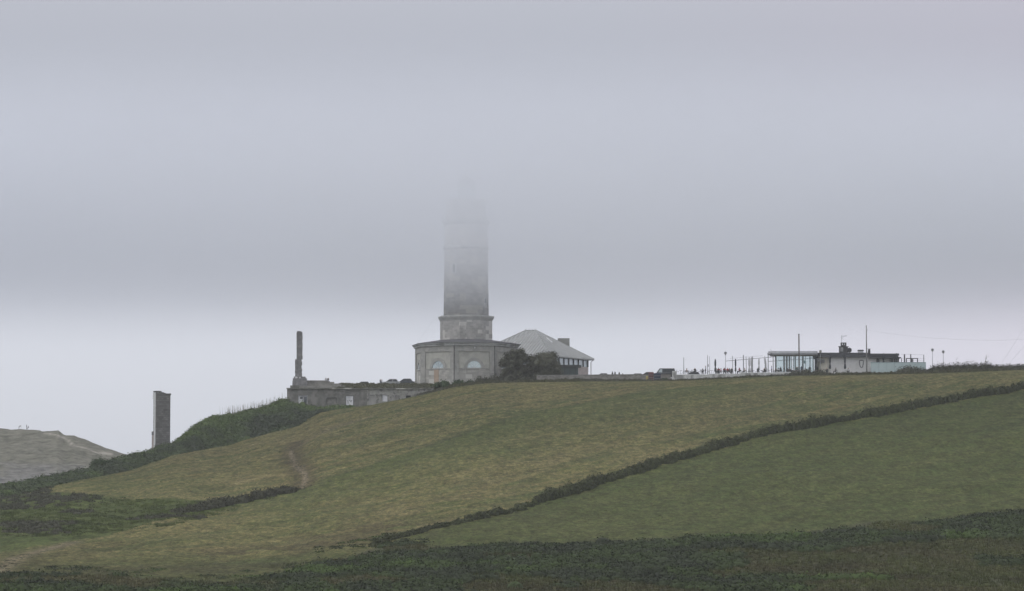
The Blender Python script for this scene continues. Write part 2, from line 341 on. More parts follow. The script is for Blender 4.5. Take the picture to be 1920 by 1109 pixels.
def field_masks(x, y):
    px = PXY(x, y)
    gs = lambda d, w: np.exp(-(d / w) ** 2)
    wob = (fbm(x, y, 4, 2) - .5) * 2.2
    path = np.maximum.reduce([gs(dist_line(x, y, [(545, 848), (549, 862), (553, 876)]) + wob * .2, .38), gs(dist_line(x, y, [(553, 876), (562, 884), (573, 893), (572, 903), (566, 914)]) + wob * .3, .45),
                              .55 * gs(dist_line(x, y, [(552, 842), (580, 824), (610, 808), (650, 793), (700, 778)]) + wob * .4, 1.1), .4 * gs(dist_line(x, y, [(560, 856), (620, 839), (700, 822)]) + wob * .3, .8),
                              .9 * gs(dist_line(x, y, [(-40, 1100), (0, 1070), (28, 1052), (70, 1033), (105, 1023), (138, 1015)]) + wob * .4, 1.2)])
    brown = np.maximum.reduce([.95 * gs(dist_line(x, y, [(556, 828), (546, 846), (552, 868), (572, 890), (572, 912)]) + wob * .6, 2.3), .8 * gs(dist_line(x, y, [(470, 1032), (620, 1016), (740, 990)]) + wob * 2, 7) * (fbm(x, y, 6, 4) > .42),
                               .55 * gs(dist_line(x, y, [(200, 1068), (330, 1068), (480, 1060)]) + wob * 2, 8), .45 * gs(dist_line(x, y, [(10, 1080), (60, 1050), (200, 1020)]) + wob, 5)])
    def below(pts, fall):            # green aftermath on the downhill side of a mowing edge
        w = np.array([G(*p) for p in pts]); dd = np.interp(x, w[:, 0], w[:, 1]) - y + wob * .3
        ends = np.clip((x - w[0, 0]) / 12 + 1, 0, 1) * np.clip((w[-1, 0] - x) / 25 + 1, 0, 1)
        return np.clip(dd / .8, 0, 1) * np.exp(-np.maximum(dd, 0) / fall) * ends
    lush = np.maximum.reduce([below([(560, 917), (640, 888), (850, 818), (1000, 775), (1200, 735), (1300, 722)], 34), .7 * below([(560, 856), (620, 838), (760, 806), (860, 790)], 8), .5 * below([(1320, 812), (1500, 780), (1700, 742)], 12)])
    hol = np.array([G(*p) for p in [(-60, 1046), (60, 1022), (130, 1014), (190, 1005), (260, 990), (340, 968), (430, 953), (500, 935), (558, 919)]])
    hup = np.array([G(*p) for p in [(-60, 915), (100, 922), (180, 930), (300, 936), (400, 938), (450, 932), (500, 920), (558, 914)]])
    holm = np.clip((y - np.interp(x, hol[:, 0], hol[:, 1])) / .8, 0, 1) * np.clip((np.interp(x, hup[:, 0], hup[:, 1]) + wob * 2 - y) / 3, 0, 1) * (px < 565)
    right = np.maximum(np.clip((_hedge_side(x, y)) / 3, 0, 1), .9 * np.clip((362 - y + wob * 4) / 34, 0, 1) * (px < 900))
    tone = np.clip(lush * 1.15 + right * .55 - .2 * brown, 0, 1)
    sc = scrub_floor(x, y)
    tone = np.maximum(tone, holm); hollow = holm
    track = np.maximum.reduce([gs(dist_line(x, y, [(560, 917), (640, 888), (850, 818), (1000, 775), (1200, 735)]) + wob * .5, 1.3), .7 * gs(dist_line(x, y, [(640, 833), (800, 790), (1000, 757), (1250, 722)]) + wob * .5, .9),
                              .8 * gs(dist_line(x, y, [(560, 856), (620, 838), (760, 806)]) + wob * .3, .8), .6 * gs(dist_line(x, y, [(900, 930), (1100, 860), (1400, 790)]) + wob, 1.2), .7 * gs(dist_line(x, y, [(1200, 905), (1500, 860), (1900, 800)]) + wob, 2.0)]) * np.clip((fbm(x, y, 8, 61) - .3) * 4, .2, 1)
    return path, brown, tone, track, right, sc, holm
def terrain():
    pxs = np.unique(np.concatenate([np.arange(-900, -40, 40), np.arange(-40, 1960, 4), np.arange(1960, 3000, 40)])).astype(float)
    ds = np.unique(np.concatenate([np.arange(4, 280, 8), np.arange(280, 560, 1.6), np.arange(560, 632, 1.0), np.arange(632, 860, 6)]))
    PX, D = np.meshgrid(pxs, ds); XX = (PX - CX) / F * D; ZZ = TZ(XX, D)
    V = np.stack([XX, D, ZZ], -1).reshape(-1, 3)
    r, c = PX.shape; i = np.arange(r * c).reshape(r, c)
    Q = np.stack([i[:-1, :-1], i[:-1, 1:], i[1:, 1:], i[1:, :-1]], -1).reshape(-1, 4)
    x, y = V[:, 0], V[:, 1]; path, brown, tone, track, right, sc, holm = field_masks(x, y)
    Tn = np.c_[path, np.clip(brown, 0, 1), tone]
    m = bpy.data.materials.new('grassland'); t, N, L = nodes(m); b = N['Principled BSDF']; b.inputs['Roughness'].default_value = 0.95; b.inputs['Specular IOR Level'].default_value = 0.08
    at = N.new('ShaderNodeAttribute'); at.attribute_name = 'tint'; a2 = N.new('ShaderNodeAttribute'); a2.attribute_name = 'scrub'; a3 = N.new('ShaderNodeAttribute'); a3.attribute_name = 'lower_field'; a4 = N.new('ShaderNodeAttribute'); a4.attribute_name = 'track'; a6 = N.new('ShaderNodeAttribute'); a6.attribute_name = 'hollow'
    sp = N.new('ShaderNodeSeparateColor'); L.new(at.outputs['Color'], sp.inputs[0])
    tcn = N.new('ShaderNodeTexCoord'); mp = N.new('ShaderNodeMapping'); mp.vector_type = 'TEXTURE'
    a = G(600, 900); bb = G(1260, 750); mp.inputs['Rotation'].default_value = (0, 0, math.atan2(bb[1] - a[1], bb[0] - a[0]))
    L.new(tcn.outputs['Object'], mp.inputs[0])
    def noise(sc_, st, det=5, rot=True, ro=.6):
        q = N.new('ShaderNodeMapping'); q.inputs['Scale'].default_value = st; L.new(mp.outputs[0] if rot else tcn.outputs['Object'], q.inputs[0])
        n = N.new('ShaderNodeTexNoise'); n.inputs['Scale'].default_value = sc_; n.inputs['Detail'].default_value = det; n.inputs['Roughness'].default_value = ro
        L.new(q.outputs[0], n.inputs['Vector']); return n.outputs['Fac']
    def mixc(f, A, B, bt='MIX'):
        q = N.new('ShaderNodeMix'); q.data_type = 'RGBA'; q.blend_type = bt
        for s_, v in (('Factor', f), ('A', A), ('B', B)):
            if isinstance(v, bpy.types.NodeSocket): L.new(v, q.inputs[s_])
            elif isinstance(v, tuple): q.inputs[s_].default_value = (*v, 1)
            else: q.inputs[s_].default_value = v
        return q.outputs['Result']
    def rng(v, a0, a1, c0=0., c1=1.):
        q = N.new('ShaderNodeMapRange'); L.new(v, q.inputs['Value'])
        for s_, w in zip(('From Min', 'From Max', 'To Min', 'To Max'), (a0, a1, c0, c1)): q.inputs[s_].default_value = w
        return q.outputs[0]
    def mth(op, A, B):
        q = N.new('ShaderNodeMath'); q.operation = op
        for k, v in enumerate((A, B)):
            if isinstance(v, bpy.types.NodeSocket): L.new(v, q.inputs[k])
            else: q.inputs[k].default_value = v
        return q.outputs[0]
    big = noise(.035, (.6, 1.6, 1)); med = noise(.22, (.25, 1.5, 1)); fine = noise(1.6, (.6, 1, 1), 8, False, .7); vf = noise(7, (.7, 1, 1), 6, False, .75); rows_ = noise(.5, (.06, 1.1, 1), 3)
    DRY = (0.150, 0.126, 0.054); GREEN = (0.042, 0.063, 0.015); DARK = (0.038, 0.044, 0.015)
    base = mixc(rng(mth('ADD', mth('ADD', big, med), mth('MULTIPLY', rows_, .7)), 1.33, 1.55), DRY, GREEN)
    base = mixc(rng(noise(.06, (.5, 1.2, 1), 3), .50, .60, 0, .55), base, (0.162, 0.122, 0.066))
    base = mixc(mth('MULTIPLY', sp.outputs['Blue'], .88), base, mixc(rng(med, .4, .6), GREEN, (0.078, 0.080, 0.030)))
    base = mixc(rng(fine, .48, .72, 0, .55), base, (0.17, 0.15, 0.07))
    base = mixc(rng(vf, .38, .60, .8, 0.), base, DARK)
    blot = noise(.95, (1.1, .42, 1), 9, False, .82); strk = noise(.16, (.25, 1.6, 1), 5, True, .6)
    base = mixc(rng(blot, .50, .66, 0, .75), base, (0.20, 0.175, 0.078)); base = mixc(rng(blot, .38, .49, .8, 0), base, (0.032, 0.042, 0.013))
    base = mixc(rng(strk, .34, .50, .55, 0), base, (0.048, 0.062, 0.024)); base = mixc(rng(strk, .56, .70, 0, .4), base, (0.185, 0.155, 0.075))
    base = mixc(mth('MULTIPLY', sp.outputs['Blue'], .62), base, mixc(rng(blot, .4, .6), (0.042, 0.059, 0.016), (0.070, 0.083, 0.028)))
    base = mixc(mth('MULTIPLY', a6.outputs['Fac'], .8), base, mixc(rng(med, .4, .6), (0.036, 0.050, 0.016), (0.062, 0.078, 0.024)))
    base = mixc(mth('MULTIPLY', a4.outputs['Fac'], .6), base, (0.040, 0.048, 0.020))
    base = mixc(mth('MULTIPLY', a3.outputs['Fac'], .45), base, (0.026, 0.040, 0.011))
    base = mixc(mth('MULTIPLY', sp.outputs['Green'], .8), base, mixc(rng(fine, .4, .6), (0.070, 0.055, 0.030), (0.040, 0.032, 0.018)))
    base = mixc(a2.outputs['Fac'], base, mixc(rng(fine, .4, .6), (0.040, 0.046, 0.026), (0.060, 0.056, 0.032)))
    base = mixc(mth('MULTIPLY', sp.outputs['Red'], .75), base, (0.15, 0.125, 0.085))
    tex = noise(1.7, (1, .30, 1), 7, False, .85); tx2 = noise(.45, (1, .45, 1), 6, False, .7)
    base = mixc(1.0, base, rng(tex, .38, .62, .52, 1.55), 'MULTIPLY'); base = mixc(1.0, base, rng(tx2, .36, .64, .72, 1.3), 'MULTIPLY')
    L.new(base, b.inputs['Base Color'])
    bp = N.new('ShaderNodeBump'); bp.inputs['Strength'].default_value = 0.9; bp.inputs['Distance'].default_value = 0.12
    L.new(mth('ADD', fine, vf), bp.inputs['Height']); L.new(bp.outputs[0], b.inputs['Normal'])
    o = np_mesh('ground', V, Q, Tn, [m]); o['kind'] = 'structure'
    at2 = o.data.attributes.new('scrub', 'FLOAT', 'POINT'); at2.data.foreach_set('value', np.ascontiguousarray(sc, dtype=np.float32)); at5 = o.data.attributes.new('track', 'FLOAT', 'POINT'); at5.data.foreach_set('value', np.ascontiguousarray(track, dtype=np.float32)); at6 = o.data.attributes.new('hollow', 'FLOAT', 'POINT'); at6.data.foreach_set('value', np.ascontiguousarray(holm, dtype=np.float32)); at3 = o.data.attributes.new('lower_field', 'FLOAT', 'POINT'); at3.data.foreach_set('value', np.ascontiguousarray(right, dtype=np.float32))
    o.data.polygons.foreach_set('use_smooth', np.ones(len(o.data.polygons), dtype=bool))
def _hedge_side(x, y):
    w = np.array([G(*p) for p in HEDGE]); w = w[np.argsort(w[:, 0])]
    yy = np.interp(x, w[:, 0], w[:, 1], left=300, right=620)
    return (yy - y) * (x > w[0, 0])
terrain()

# the far headland on the left, with its path
FS = ip([(-900, 870), (-300, 822), (-100, 808), (0, 803), (22, 806), (40, 805), (74, 806), (80, 809), (110, 807), (122, 816), (140, 817), (160, 824), (200, 840), (240, 853), (300, 885), (360, 935), (420, 990), (520, 1100)])
def far_hill():
    pxs = np.arange(-700, 520, 5.0); ds = np.concatenate([np.arange(700, 960, 3.0), np.arange(960, 1100, 14)])
    PX, D = np.meshgrid(pxs, ds); XX = (PX - CX) / F * D
    dc = 900 - .12 * np.clip(PX - 0, 0, 400); t = np.clip((D - 760) / (dc - 760), 0, 1)
    s = FS(PX); low = np.maximum(s + 10, 955); row = low + (s - low) * (1 - (1 - t) ** 1.5)
    z = ZR(row) * np.minimum(D, dc) - 0.12 * np.clip(D - dc, 0, 60) - .6 * np.clip(D - dc - 60, 0, 200)
    z = z - .55 * np.clip(760 - D, 0, 100) + (fbm(XX, D, 9, 21, 4) - .5) * 3.0 * np.clip((dc - D) / 30, .1, 1)
    z += (np.abs(fbm(XX * .5 + D * .3, D, 14, 31, 4) - .5)) * -5 * np.clip((dc - D) / 40, .02, 1)
    V = np.stack([XX, D, z], -1).reshape(-1, 3); r, c = PX.shape; i = np.arange(r * c).reshape(r, c)
    Q = np.stack([i[:-1, :-1], i[:-1, 1:], i[1:, 1:], i[1:, :-1]], -1).reshape(-1, 4)
    x, y = V[:, 0], V[:, 1]; pp = PX.reshape(-1); rr = row.reshape(-1)
    lp = ip([(80, 811), (105, 816), (130, 826), (150, 832), (180, 844), (215, 851), (240, 858)])
    path = np.exp(-((rr - lp(pp) + (fbm(x, y, 8, 3) - .5) * 6) / 1.3) ** 2) * ((pp > 84) & (pp < 215))
    rock = np.clip((rr - (868 + (fbm(x, y, 12, 9) - .5) * 50)) / 18, 0, 1)
    m = bpy.data.materials.new('eroded_hill'); t, N, L = nodes(m); b = N['Principled BSDF']; b.inputs['Roughness'].default_value = .95; b.inputs['Specular IOR Level'].default_value = .05
    at = N.new('ShaderNodeAttribute'); at.attribute_name = 'tint'; sp = N.new('ShaderNodeSeparateColor'); L.new(at.outputs['Color'], sp.inputs[0])
    tcn = N.new('ShaderNodeTexCoord'); mp = N.new('ShaderNodeMapping'); mp.inputs['Scale'].default_value = (.5, .8, 1.8); L.new(tcn.outputs['Object'], mp.inputs[0])
    n1 = N.new('ShaderNodeTexNoise'); n1.inputs['Scale'].default_value = .55; n1.inputs['Detail'].default_value = 9; n1.inputs['Roughness'].default_value = .8; L.new(mp.outputs[0], n1.inputs['Vector'])
    r1 = N.new('ShaderNodeValToRGB'); r1.color_ramp.elements[0].position = .36; r1.color_ramp.elements[1].position = .66
    r1.color_ramp.elements[0].color = (.060, .064, .048, 1); r1.color_ramp.elements[1].color = (.23, .222, .185, 1); L.new(n1.outputs['Fac'], r1.inputs[0])
    mx = N.new('ShaderNodeMix'); mx.data_type = 'RGBA'; L.new(sp.outputs['Green'], mx.inputs['Factor']); L.new(r1.outputs[0], mx.inputs['A'])
    r2 = N.new('ShaderNodeValToRGB'); r2.color_ramp.elements[0].position = .4; r2.color_ramp.elements[1].position = .62; r2.color_ramp.elements[0].color = (.085, .085, .085, 1); r2.color_ramp.elements[1].color = (.24, .235, .225, 1)
    L.new(n1.outputs['Fac'], r2.inputs[0]); L.new(r2.outputs[0], mx.inputs['B'])
    m2 = N.new('ShaderNodeMix'); m2.data_type = 'RGBA'; L.new(sp.outputs['Red'], m2.inputs['Factor']); L.new(mx.outputs['Result'], m2.inputs['A']); m2.inputs['B'].default_value = (.34, .32, .28, 1)
    L.new(m2.outputs['Result'], b.inputs['Base Color'])
    bp = N.new('ShaderNodeBump'); bp.inputs['Strength'].default_value = 1; bp.inputs['Distance'].default_value = .8; L.new(n1.outputs['Fac'], bp.inputs['Height']); L.new(bp.outputs[0], b.inputs['Normal'])
    o = np_mesh('far_hill', V, Q, np.c_[path, rock, 0 * path], [m]); o['kind'] = 'structure'
    o.data.polygons.foreach_set('use_smooth', np.ones(len(o.data.polygons), dtype=bool))
far_hill()
def FZ(px, d=900): return float(ZR(FS(px))) * d
# the sea round the headland
mb = MB(); n = 24
for i in range(n):
    for j in range(n):
        s_ = 8000 / n; x0 = -4000 + i * s_; y0 = -1500 + j * s_
        mb.add([(x0, y0, -38), (x0 + s_, y0, -38), (x0 + s_, y0 + s_, -38), (x0, y0 + s_, -38)], [(0, 1, 2, 3)])
msea = mat('sea_water', (0.06, 0.085, 0.095), .25, .2, .05, bump=.6); mb.build('sea', msea)['kind'] = 'structure'

# ------------------------------------------------------------------ scrub, hedges, grass
def clumps(xy, rmin, rmax, hr=1.0, tintf=None, sink=.15):
    xy = np.asarray(xy); n = len(xy); R = RNG.uniform(rmin, rmax, n); H = R * RNG.uniform(.75, 1.15, n) * hr
    C = np.c_[xy, TZ(xy[:, 0], xy[:, 1]) - sink * R]; return C, R, H
def blend(t, a, b): t = np.clip(t, 0, 1)[:, None]; return a * (1 - t) + b * t
def foreground_scrub():
    xs = []; 
    for d in np.arange(292, 430, 1.15):
        w = 980 / F * d * 1.2; k = np.arange(-w, w, 1.35)
        xs.append(np.c_[k + RNG.uniform(-.6, .6, len(k)), d + RNG.uniform(-.55, .55, len(k))])
    p = np.vstack(xs); px = PXY(p[:, 0], p[:, 1]); lim = FORED(px) + (fbm(p[:, 0], p[:, 1], 9, 40) - .5) * 16 - 1
    lim = np.where((px > 90) & (px < 800) & (fbm(p[:, 0], p[:, 1] * 2.2, 7, 41) > .56), lim + 20, lim); p = p[p[:, 1] < lim]; px = PXY(p[:, 0], p[:, 1])
    g = fbm(p[:, 0], p[:, 1], 13, 50, 3); g2 = fbm(p[:, 0], p[:, 1], 5, 60, 2)
    grass = np.clip((px - 1350) / 250, 0, 1) * np.clip((FORED(px) - 20 - p[:, 1]) / 10, 0, 1) * .42 + np.clip((px - 60) / 150, 0, 1) * np.clip((760 - px) / 250, 0, 1) * .24
    isg = (g + grass * .8) > .66
    C, R, H = clumps(p, .75, 1.25, .8)
    R = np.where(isg, R * .8, R); H = np.where(isg, H * .5, H)
    edge = np.clip((FORED(px) - p[:, 1]) / 5, .45, 1); H = H * np.where(FORED(px) < p[:, 1], .35, 1) * (.55 + .45 * edge) * (.6 + .9 * fbm(p[:, 0], p[:, 1], 9, 77))
    T = blend((g2 - .35) * 3, np.array([.022, .029, .015]), np.array([.030, .044, .015])); T = np.where((g < .40)[:, None], T * np.array([1.25, 1.35, .95]), T)
    a, b = ~isg, isg; T = T * (.6 + .85 * fbm(p[:, 0], p[:, 1], 24, 31, 3))[:, None] * (.75 + .5 * vnoise(p[:, 0], p[:, 1], 2.5, 19))[:, None]
    mass('scrub', C[a], R[a], H[a], 60, .14, T[a])['kind'] = 'stuff'
    Tg = blend((g2[b] - .3) * 2.5, OLV * np.array([.52, .60, .42]), BRN * np.array([.64, .66, .5])) * (.7 + .6 * vnoise(p[b, 0], p[b, 1], 6, 23))[:, None]; lf = np.clip((900 - px[b]) / 300, 0, 1)[:, None]; Tg = Tg * (1 - lf) + lf * blend((g2[b] - .35) * 3, np.array([.034, .046, .018]), np.array([.070, .066, .030]))
    mass('rough_grass', C[b], R[b], H[b], 46, .16, Tg, blade=.8)['kind'] = 'stuff'
foreground_scrub()
def hollow_scrub():
    p = np.array([G(RNG.uniform(-30, 560), r) for r in RNG.uniform(905, 1020, 2600)]); p += RNG.uniform(-1, 1, p.shape)
    px = PXY(p[:, 0], p[:, 1]); rr = np.array([0.0] * len(p))
    z = TZ(p[:, 0], p[:, 1]) / p[:, 1]; row = np.interp(z, ZR(np.arange(1109, 600, -1.)), np.arange(1109, 600, -1.))
    top = np.interp(px, [-40, 100, 110, 300, 420, 560], [905, 915, 925, 938, 940, 915]); bot = np.interp(px, [-40, 0, 60, 150, 330, 450, 560], [1008, 1008, 1008, 1004, 985, 955, 918])
    k = (row > top) & (row < bot); dens = fbm(p[:, 0], p[:, 1], 9, 90); left = np.clip((120 - px) / 90, 0, 1) * np.clip((990 - row) / 30, 0, 1)
    k &= (dens + left * .5) > .30
    p = p[k]; px = px[k]; row = row[k]; dens = dens[k]; left = left[k]
    dark = np.clip((210 - px) / 60, 0, 1) * np.clip((952 - row) / 12, 0, 1); dark = np.maximum(dark, (dens > .66)); C, R, H = clumps(p, .5, 1.0, .6); H *= .35 + .75 * dark
    g = fbm(p[:, 0], p[:, 1], 7, 93); T = blend((g - .3) * 3, np.array([.034, .046, .016]), np.array([.064, .082, .026])); T = T * (1 - dark[:, None]) + GRY * .62 * dark[:, None]
    mass('scrub', C, R, H, 48, .16, T, blade=.5)['kind'] = 'stuff'
hollow_scrub()
def bank_scrub():
    # bushes covering the bank along the skyline on the left
    pts = []
    for px in np.arange(-60, 662, 3.2):
        dc = float(DC(px)); lo = dc - 17 if px < 560 else dc - 17 + (px - 560) * .14
        if px < 330: lo = dc - 15
        for d in np.arange(lo, dc + (2.4 if px < 536 else -1.0), 1.15):
            q = d + RNG.uniform(-.5, .5); pts.append(((px + RNG.uniform(-3, 3) - CX) / F * q, q))
    p = np.array(pts); px = PXY(p[:, 0], p[:, 1]); C, R, H = clumps(p, .45, 1.25, .95, sink=.25)
    dc = DC(px); sky = np.clip((p[:, 1] - dc + 6) / 6, 0, 1)
    H *= .35 + 1.3 * fbm(p[:, 0], p[:, 1], 4, 70, 2)
    g = fbm(p[:, 0], p[:, 1], 5, 80); up = np.clip((p[:, 1] - (dc - 9)) / 6, 0, 1) * np.clip((px - 300) / 60, 0, 1)
    T = blend((g - .35) * 2.5 * .7 + up * .8, DKG * 1.3, np.array([.088, .125, .045]))
    mass('bank_scrub', C, R, H, 60, .15, T)['kind'] = 'stuff'
bank_scrub()
def hedge(name, pts, w, h, label, tint, n=70, cat='hedge', kind=None, gaps=None, size=.15):
    L_ = line(pts, .42); L_ = L_ + RNG.uniform(-w, w, L_.shape) * [.6, 1]
    tt = np.linspace(0, 1, len(L_)); hh = (.30 + 1.25 * fbm(L_[:, 0], L_[:, 1], 6, 5, 3)) * np.clip(np.minimum(tt, 1 - tt) * 9 + .25, 0, 1)
    R = RNG.uniform(.55, .9, len(L_)) * w * (.6 + .4 * hh); H = h * hh * RNG.uniform(.75, 1.15, len(L_)); C = np.c_[L_, TZ(L_[:, 0], L_[:, 1]) - .1]
    g = vnoise(L_[:, 0], L_[:, 1], 3, 12); T = blend(g, tint * .8, tint * 1.25)
    loc = tuple(C[len(C) // 2]); o = mass(name, C, R, H, n, size, T, loc=loc)
    return tag(o, label, cat) if kind is None else tag(o, kind=kind)
hedge('hedge', HEDGE[3:], 1.05, 1.45, 'long dark overgrown hedge climbing diagonally between the two grass fields', np.array([.044, .052, .023]), n=120)
hedge('hedge', [(700, 1024)] + HEDGE[:4], .85, .75, 'low thin scrubby hedge at the lower end of the diagonal field boundary', np.array([.046, .053, .025]), n=110)
hedge('hedge', MIDH, 1.5, 1.25, 'short dark hedge in the left hollow ending beside the bare dirt path', np.array([.042, .044, .028]), n=110)

def shrub(px, d, r, h, label, tint=GRY, name='shrub', n=260, size=.13, blobs=9, cat='shrub', group=None, z=None):
    c = np.array([X(px, d, 710), d]); q = c + RNG.normal(size=(blobs, 2)) * r * .42
    zz = float(TZ(c[0], c[1])) if z is None else z
    R = RNG.uniform(.4, .62, blobs) * r; H = RNG.uniform(.55, 1.0, blobs) * h; C = np.c_[q, np.full(blobs, zz - .1)]
    T = blend(RNG.random(blobs), tint * .8, tint * 1.2)
    return tag(mass(name, C, R, H, n, size, T, loc=(c[0], c[1], zz)), label, cat, group)

# ------------------------------------------------------------------ lighthouse
LD = 630.0; LZ = 24.3; LX = X(874, LD, 640)
lh = empty('lighthouse', (LX, LD, LZ), 'tall grey stone lighthouse on an octagonal base, its top lost in low cloud', 'lighthouse')
def rw(row): return Z(row, LD - 6) - LZ
st_shaft = masonry('shaft_stone', (.38, .37, .36), (.49, .475, .46), (.46, .45, .44), .9, .45, True, (.55, .53, .49), 4.7)
st_block = masonry('block_stone', (.31, .30, .285), (.42, .405, .385), (.40, .39, .37), .8, .42, True, (.56, .545, .51), 5.4)
st_base = masonry('base_stone', (.35, .34, .315), (.46, .445, .41), (.36, .35, .33), 1.0, .45, True, (.55, .54, .50), 11)
render_m = mat('panel_render', (.44, .435, .39), .9, .14, .8, stain=(.37, .36, .33)); trim_m = mat('pilaster_stone', (.34, .335, .315), .9, .2, 1.2, stain=(.42, .41, .385))
cor_m = mat('cornice_stone', (.52, .525, .52), .85, .12, 2, stain=(.28, .28, .27)); lroof = mat('slate_roof', (.10, .10, .105), .8, .25, 2)
PH = rad(-12); Rw = 100 * (LD - 8) / F
def octv(R, k, z): a = PH + rad(45) * k; return Vector((LX + R * math.sin(a), LD - R * math.cos(a), LZ + z))
zt = rw(651); zb = -1.0
m = MB((LX, LD, LZ)); m.lathe((LX, LD, LZ), [(Rw - .25, zb), (Rw - .25, zt)], 8, ph=PH); m.build('base_wall', render_m, lh)
for k in range(8):                                     # pilasters at the corners
    m = MB((LX, LD, LZ))
    for sg in (-1, 1):
        a = octv(Rw, k, 0); b = octv(Rw, k + sg, 0); t = (b - a).normalized(); nn = Vector((t.y, -t.x, 0)) * sg; 
        if nn.dot(a - Vector((LX, LD, LZ))) < 0: nn = -nn
        a0 = a; a1 = a + t * 1.05; i0 = a0 - nn * .35; i1 = a1 - nn * .35; up = Vector((0, 0, zt - zb)); dn = Vector((0, 0, zb))
        m.hexa([a0 + dn, a1 + dn, i1 + dn, i0 + dn], [a0 + dn + up, a1 + dn + up, i1 + dn + up, i0 + dn + up])
    m.build('pilaster', trim_m, lh)
def on_face(k, u, z, out=0.0):
    """point on face k (between corners k and k+1), u in metres from its middle, at height z"""
    a = octv(Rw - .25, k, 0); b = octv(Rw - .25, k + 1, 0); mid = (a + b) / 2; t = (b - a).normalized(); nn = (mid - Vector((LX, LD, LZ))).normalized()
    return mid + t * u + nn * out + Vector((0, 0, z))
def slab_on(m, k, u0, u1, z0, z1, out, thick=.2):
    m.hexa([on_face(k, u0, z0, out), on_face(k, u1, z0, out), on_face(k, u1, z0, out - thick), on_face(k, u0, z0, out - thick)],
           [on_face(k, u0, z1, out), on_face(k, u1, z1, out), on_face(k, u1, z1, out - thick), on_face(k, u0, z1, out - thick)])
fw = 2 * (Rw - .25) * math.sin(rad(22.5)) / 2
zs = rw(694)
for k in range(8):
    m = MB((LX, LD, LZ)); slab_on(m, k, -fw + .8, fw - .8, zb, zs, .10); m.build('plinth', st_base, lh)
    m = MB((LX, LD, LZ)); slab_on(m, k, -fw + .8, fw - .8, zs, zs + .18, .20); m.build('string_course', trim_m, lh)
    m = MB((LX, LD, LZ)); slab_on(m, k, -fw + .8, fw - .8, rw(661), zt, .16); m.build('frieze', trim_m, lh)
    # arched surround and lunette pane
    m = MB((LX, LD, LZ)); c0 = zs + .3; n = 14
    for i in range(n):
        a0, a1 = math.pi * i / n, math.pi * (i + 1) / n
        P = lambda r, a, o: on_face(k, r * math.cos(a), c0 + r * math.sin(a), o)
        m.hexa([P(1.5, a0, .14), P(1.5, a1, .14), P(1.5, a1, -.1), P(1.5, a0, -.1)], [P(2.15, a0, .14), P(2.15, a1, .14), P(2.15, a1, -.1), P(2.15, a0, -.1)])
    m.build('window_arch', trim_m, lh)
    m = MB((LX, LD, LZ)); P = lambda r, a, o: on_face(k, r * math.cos(a), c0 + r * math.sin(a), o)
    vs = [P(1.5, math.pi * i / n, .03) for i in range(n + 1)]; m.add(vs, [tuple(range(n + 1))]); w_ = m.build('window', M_pane, lh)
    m = MB((LX, LD, LZ)); slab_on(m, k, -1.5, 1.5, c0 - .1, c0 + .03, .12, .12); 
    for a in (45, 90, 135):
        q = on_face(k, 1.45 * math.cos(rad(a)), c0 + 1.45 * math.sin(rad(a)), .07); m.tube([on_face(k, 0, c0, .07), q], .035, 4)
    o = m.build('frame', M_white, w_)
m = MB((LX, LD, LZ)); slab_on(m, 7, -1.0, .25, -.6, zs - .05, .16, .1); m.build('door', mat('tan_board', (.40, .31, .24), .8, .1), lh)
m = MB((LX, LD, LZ)); m.lathe((LX, LD, LZ), [(Rw + .05, zt), (Rw + .3, zt + .1), (Rw + .35, zt + .35), (Rw + .62, zt + .55), (Rw + .62, zt + .68), (Rw - 1, zt + .70)], 8, ph=PH); m.build('cornice', cor_m, lh)
R2 = 50.5 * (LD - 3) / F
m = MB((LX, LD, LZ)); m.lathe((LX, LD, LZ), [(Rw + .72, zt + .69), (Rw + .72, zt + .80), (R2 + .1, rw(637) + .12)], 8, ph=PH); m.build('roof', lroof, lh)
m = MB((LX, LD, LZ)); m.lathe((LX, LD, LZ), [(R2, rw(640)), (R2, rw(600))], 8, ph=PH); m.build('tower_block', st_block, lh)
m = MB((LX, LD, LZ)); m.lathe((LX, LD, LZ), [(R2 + .05, rw(599.6)), (R2 + .12, rw(598)), (R2 + .35, rw(595)), (R2 + .45, rw(593)), (R2 + .45, rw(591)), (R2 - .6, rw(590))], 8, ph=PH); m.build('block_cornice', trim_m, lh)
R3 = 42.5 * LD / F; R4 = 40.3 * LD / F
m = MB((LX, LD, LZ)); m.lathe((LX, LD, LZ), [(R3, rw(590.5)), (R3 + (R4 - R3) * .7, rw(465)), (R4, rw(418))], 40); m.build('shaft', st_shaft, lh, smooth=True)
m = MB((LX, LD, LZ)); m.lathe((LX, LD, LZ), [(R4 + .1, rw(465)), (R4 + .42, rw(463)), (R4 + .42, rw(460)), (R4 + .1, rw(459))], 40); m.build('band', cor_m, lh)
m = MB((LX, LD, LZ)); m.lathe((LX, LD, LZ), [(R4 - .05, rw(420)), (R4 + .25, rw(416)), (R4 + .6, rw(413)), (R4 + .6, rw(410)), (R4 - .8, rw(409.6))], 40); m.build('gallery', cor_m, lh)
m = MB((LX, LD, LZ)); m.lathe((LX, LD, LZ), [(R4 - .3, rw(409.8)), (R4 - .35, rw(376)), (R4 + .1, rw(373)), (R4 + .1, rw(371)), (2, rw(370))], 32); m.build('drum', st_shaft, lh)
m = MB((LX, LD, LZ)); m.lathe((LX, LD, LZ), [(2.0, rw(370.5)), (2.0, rw(342))], 16); lan = m.build('lantern', M_pane, lh)
m = MB((LX, LD, LZ)); m.lathe((LX, LD, LZ), [(2.25, rw(342.2)), (2.0, rw(338)), (1.1, rw(330)), (.3, rw(327)), (.12, rw(320))], 16); m.build('dome', M_dark, lan)
m = MB((LX, LD, LZ))
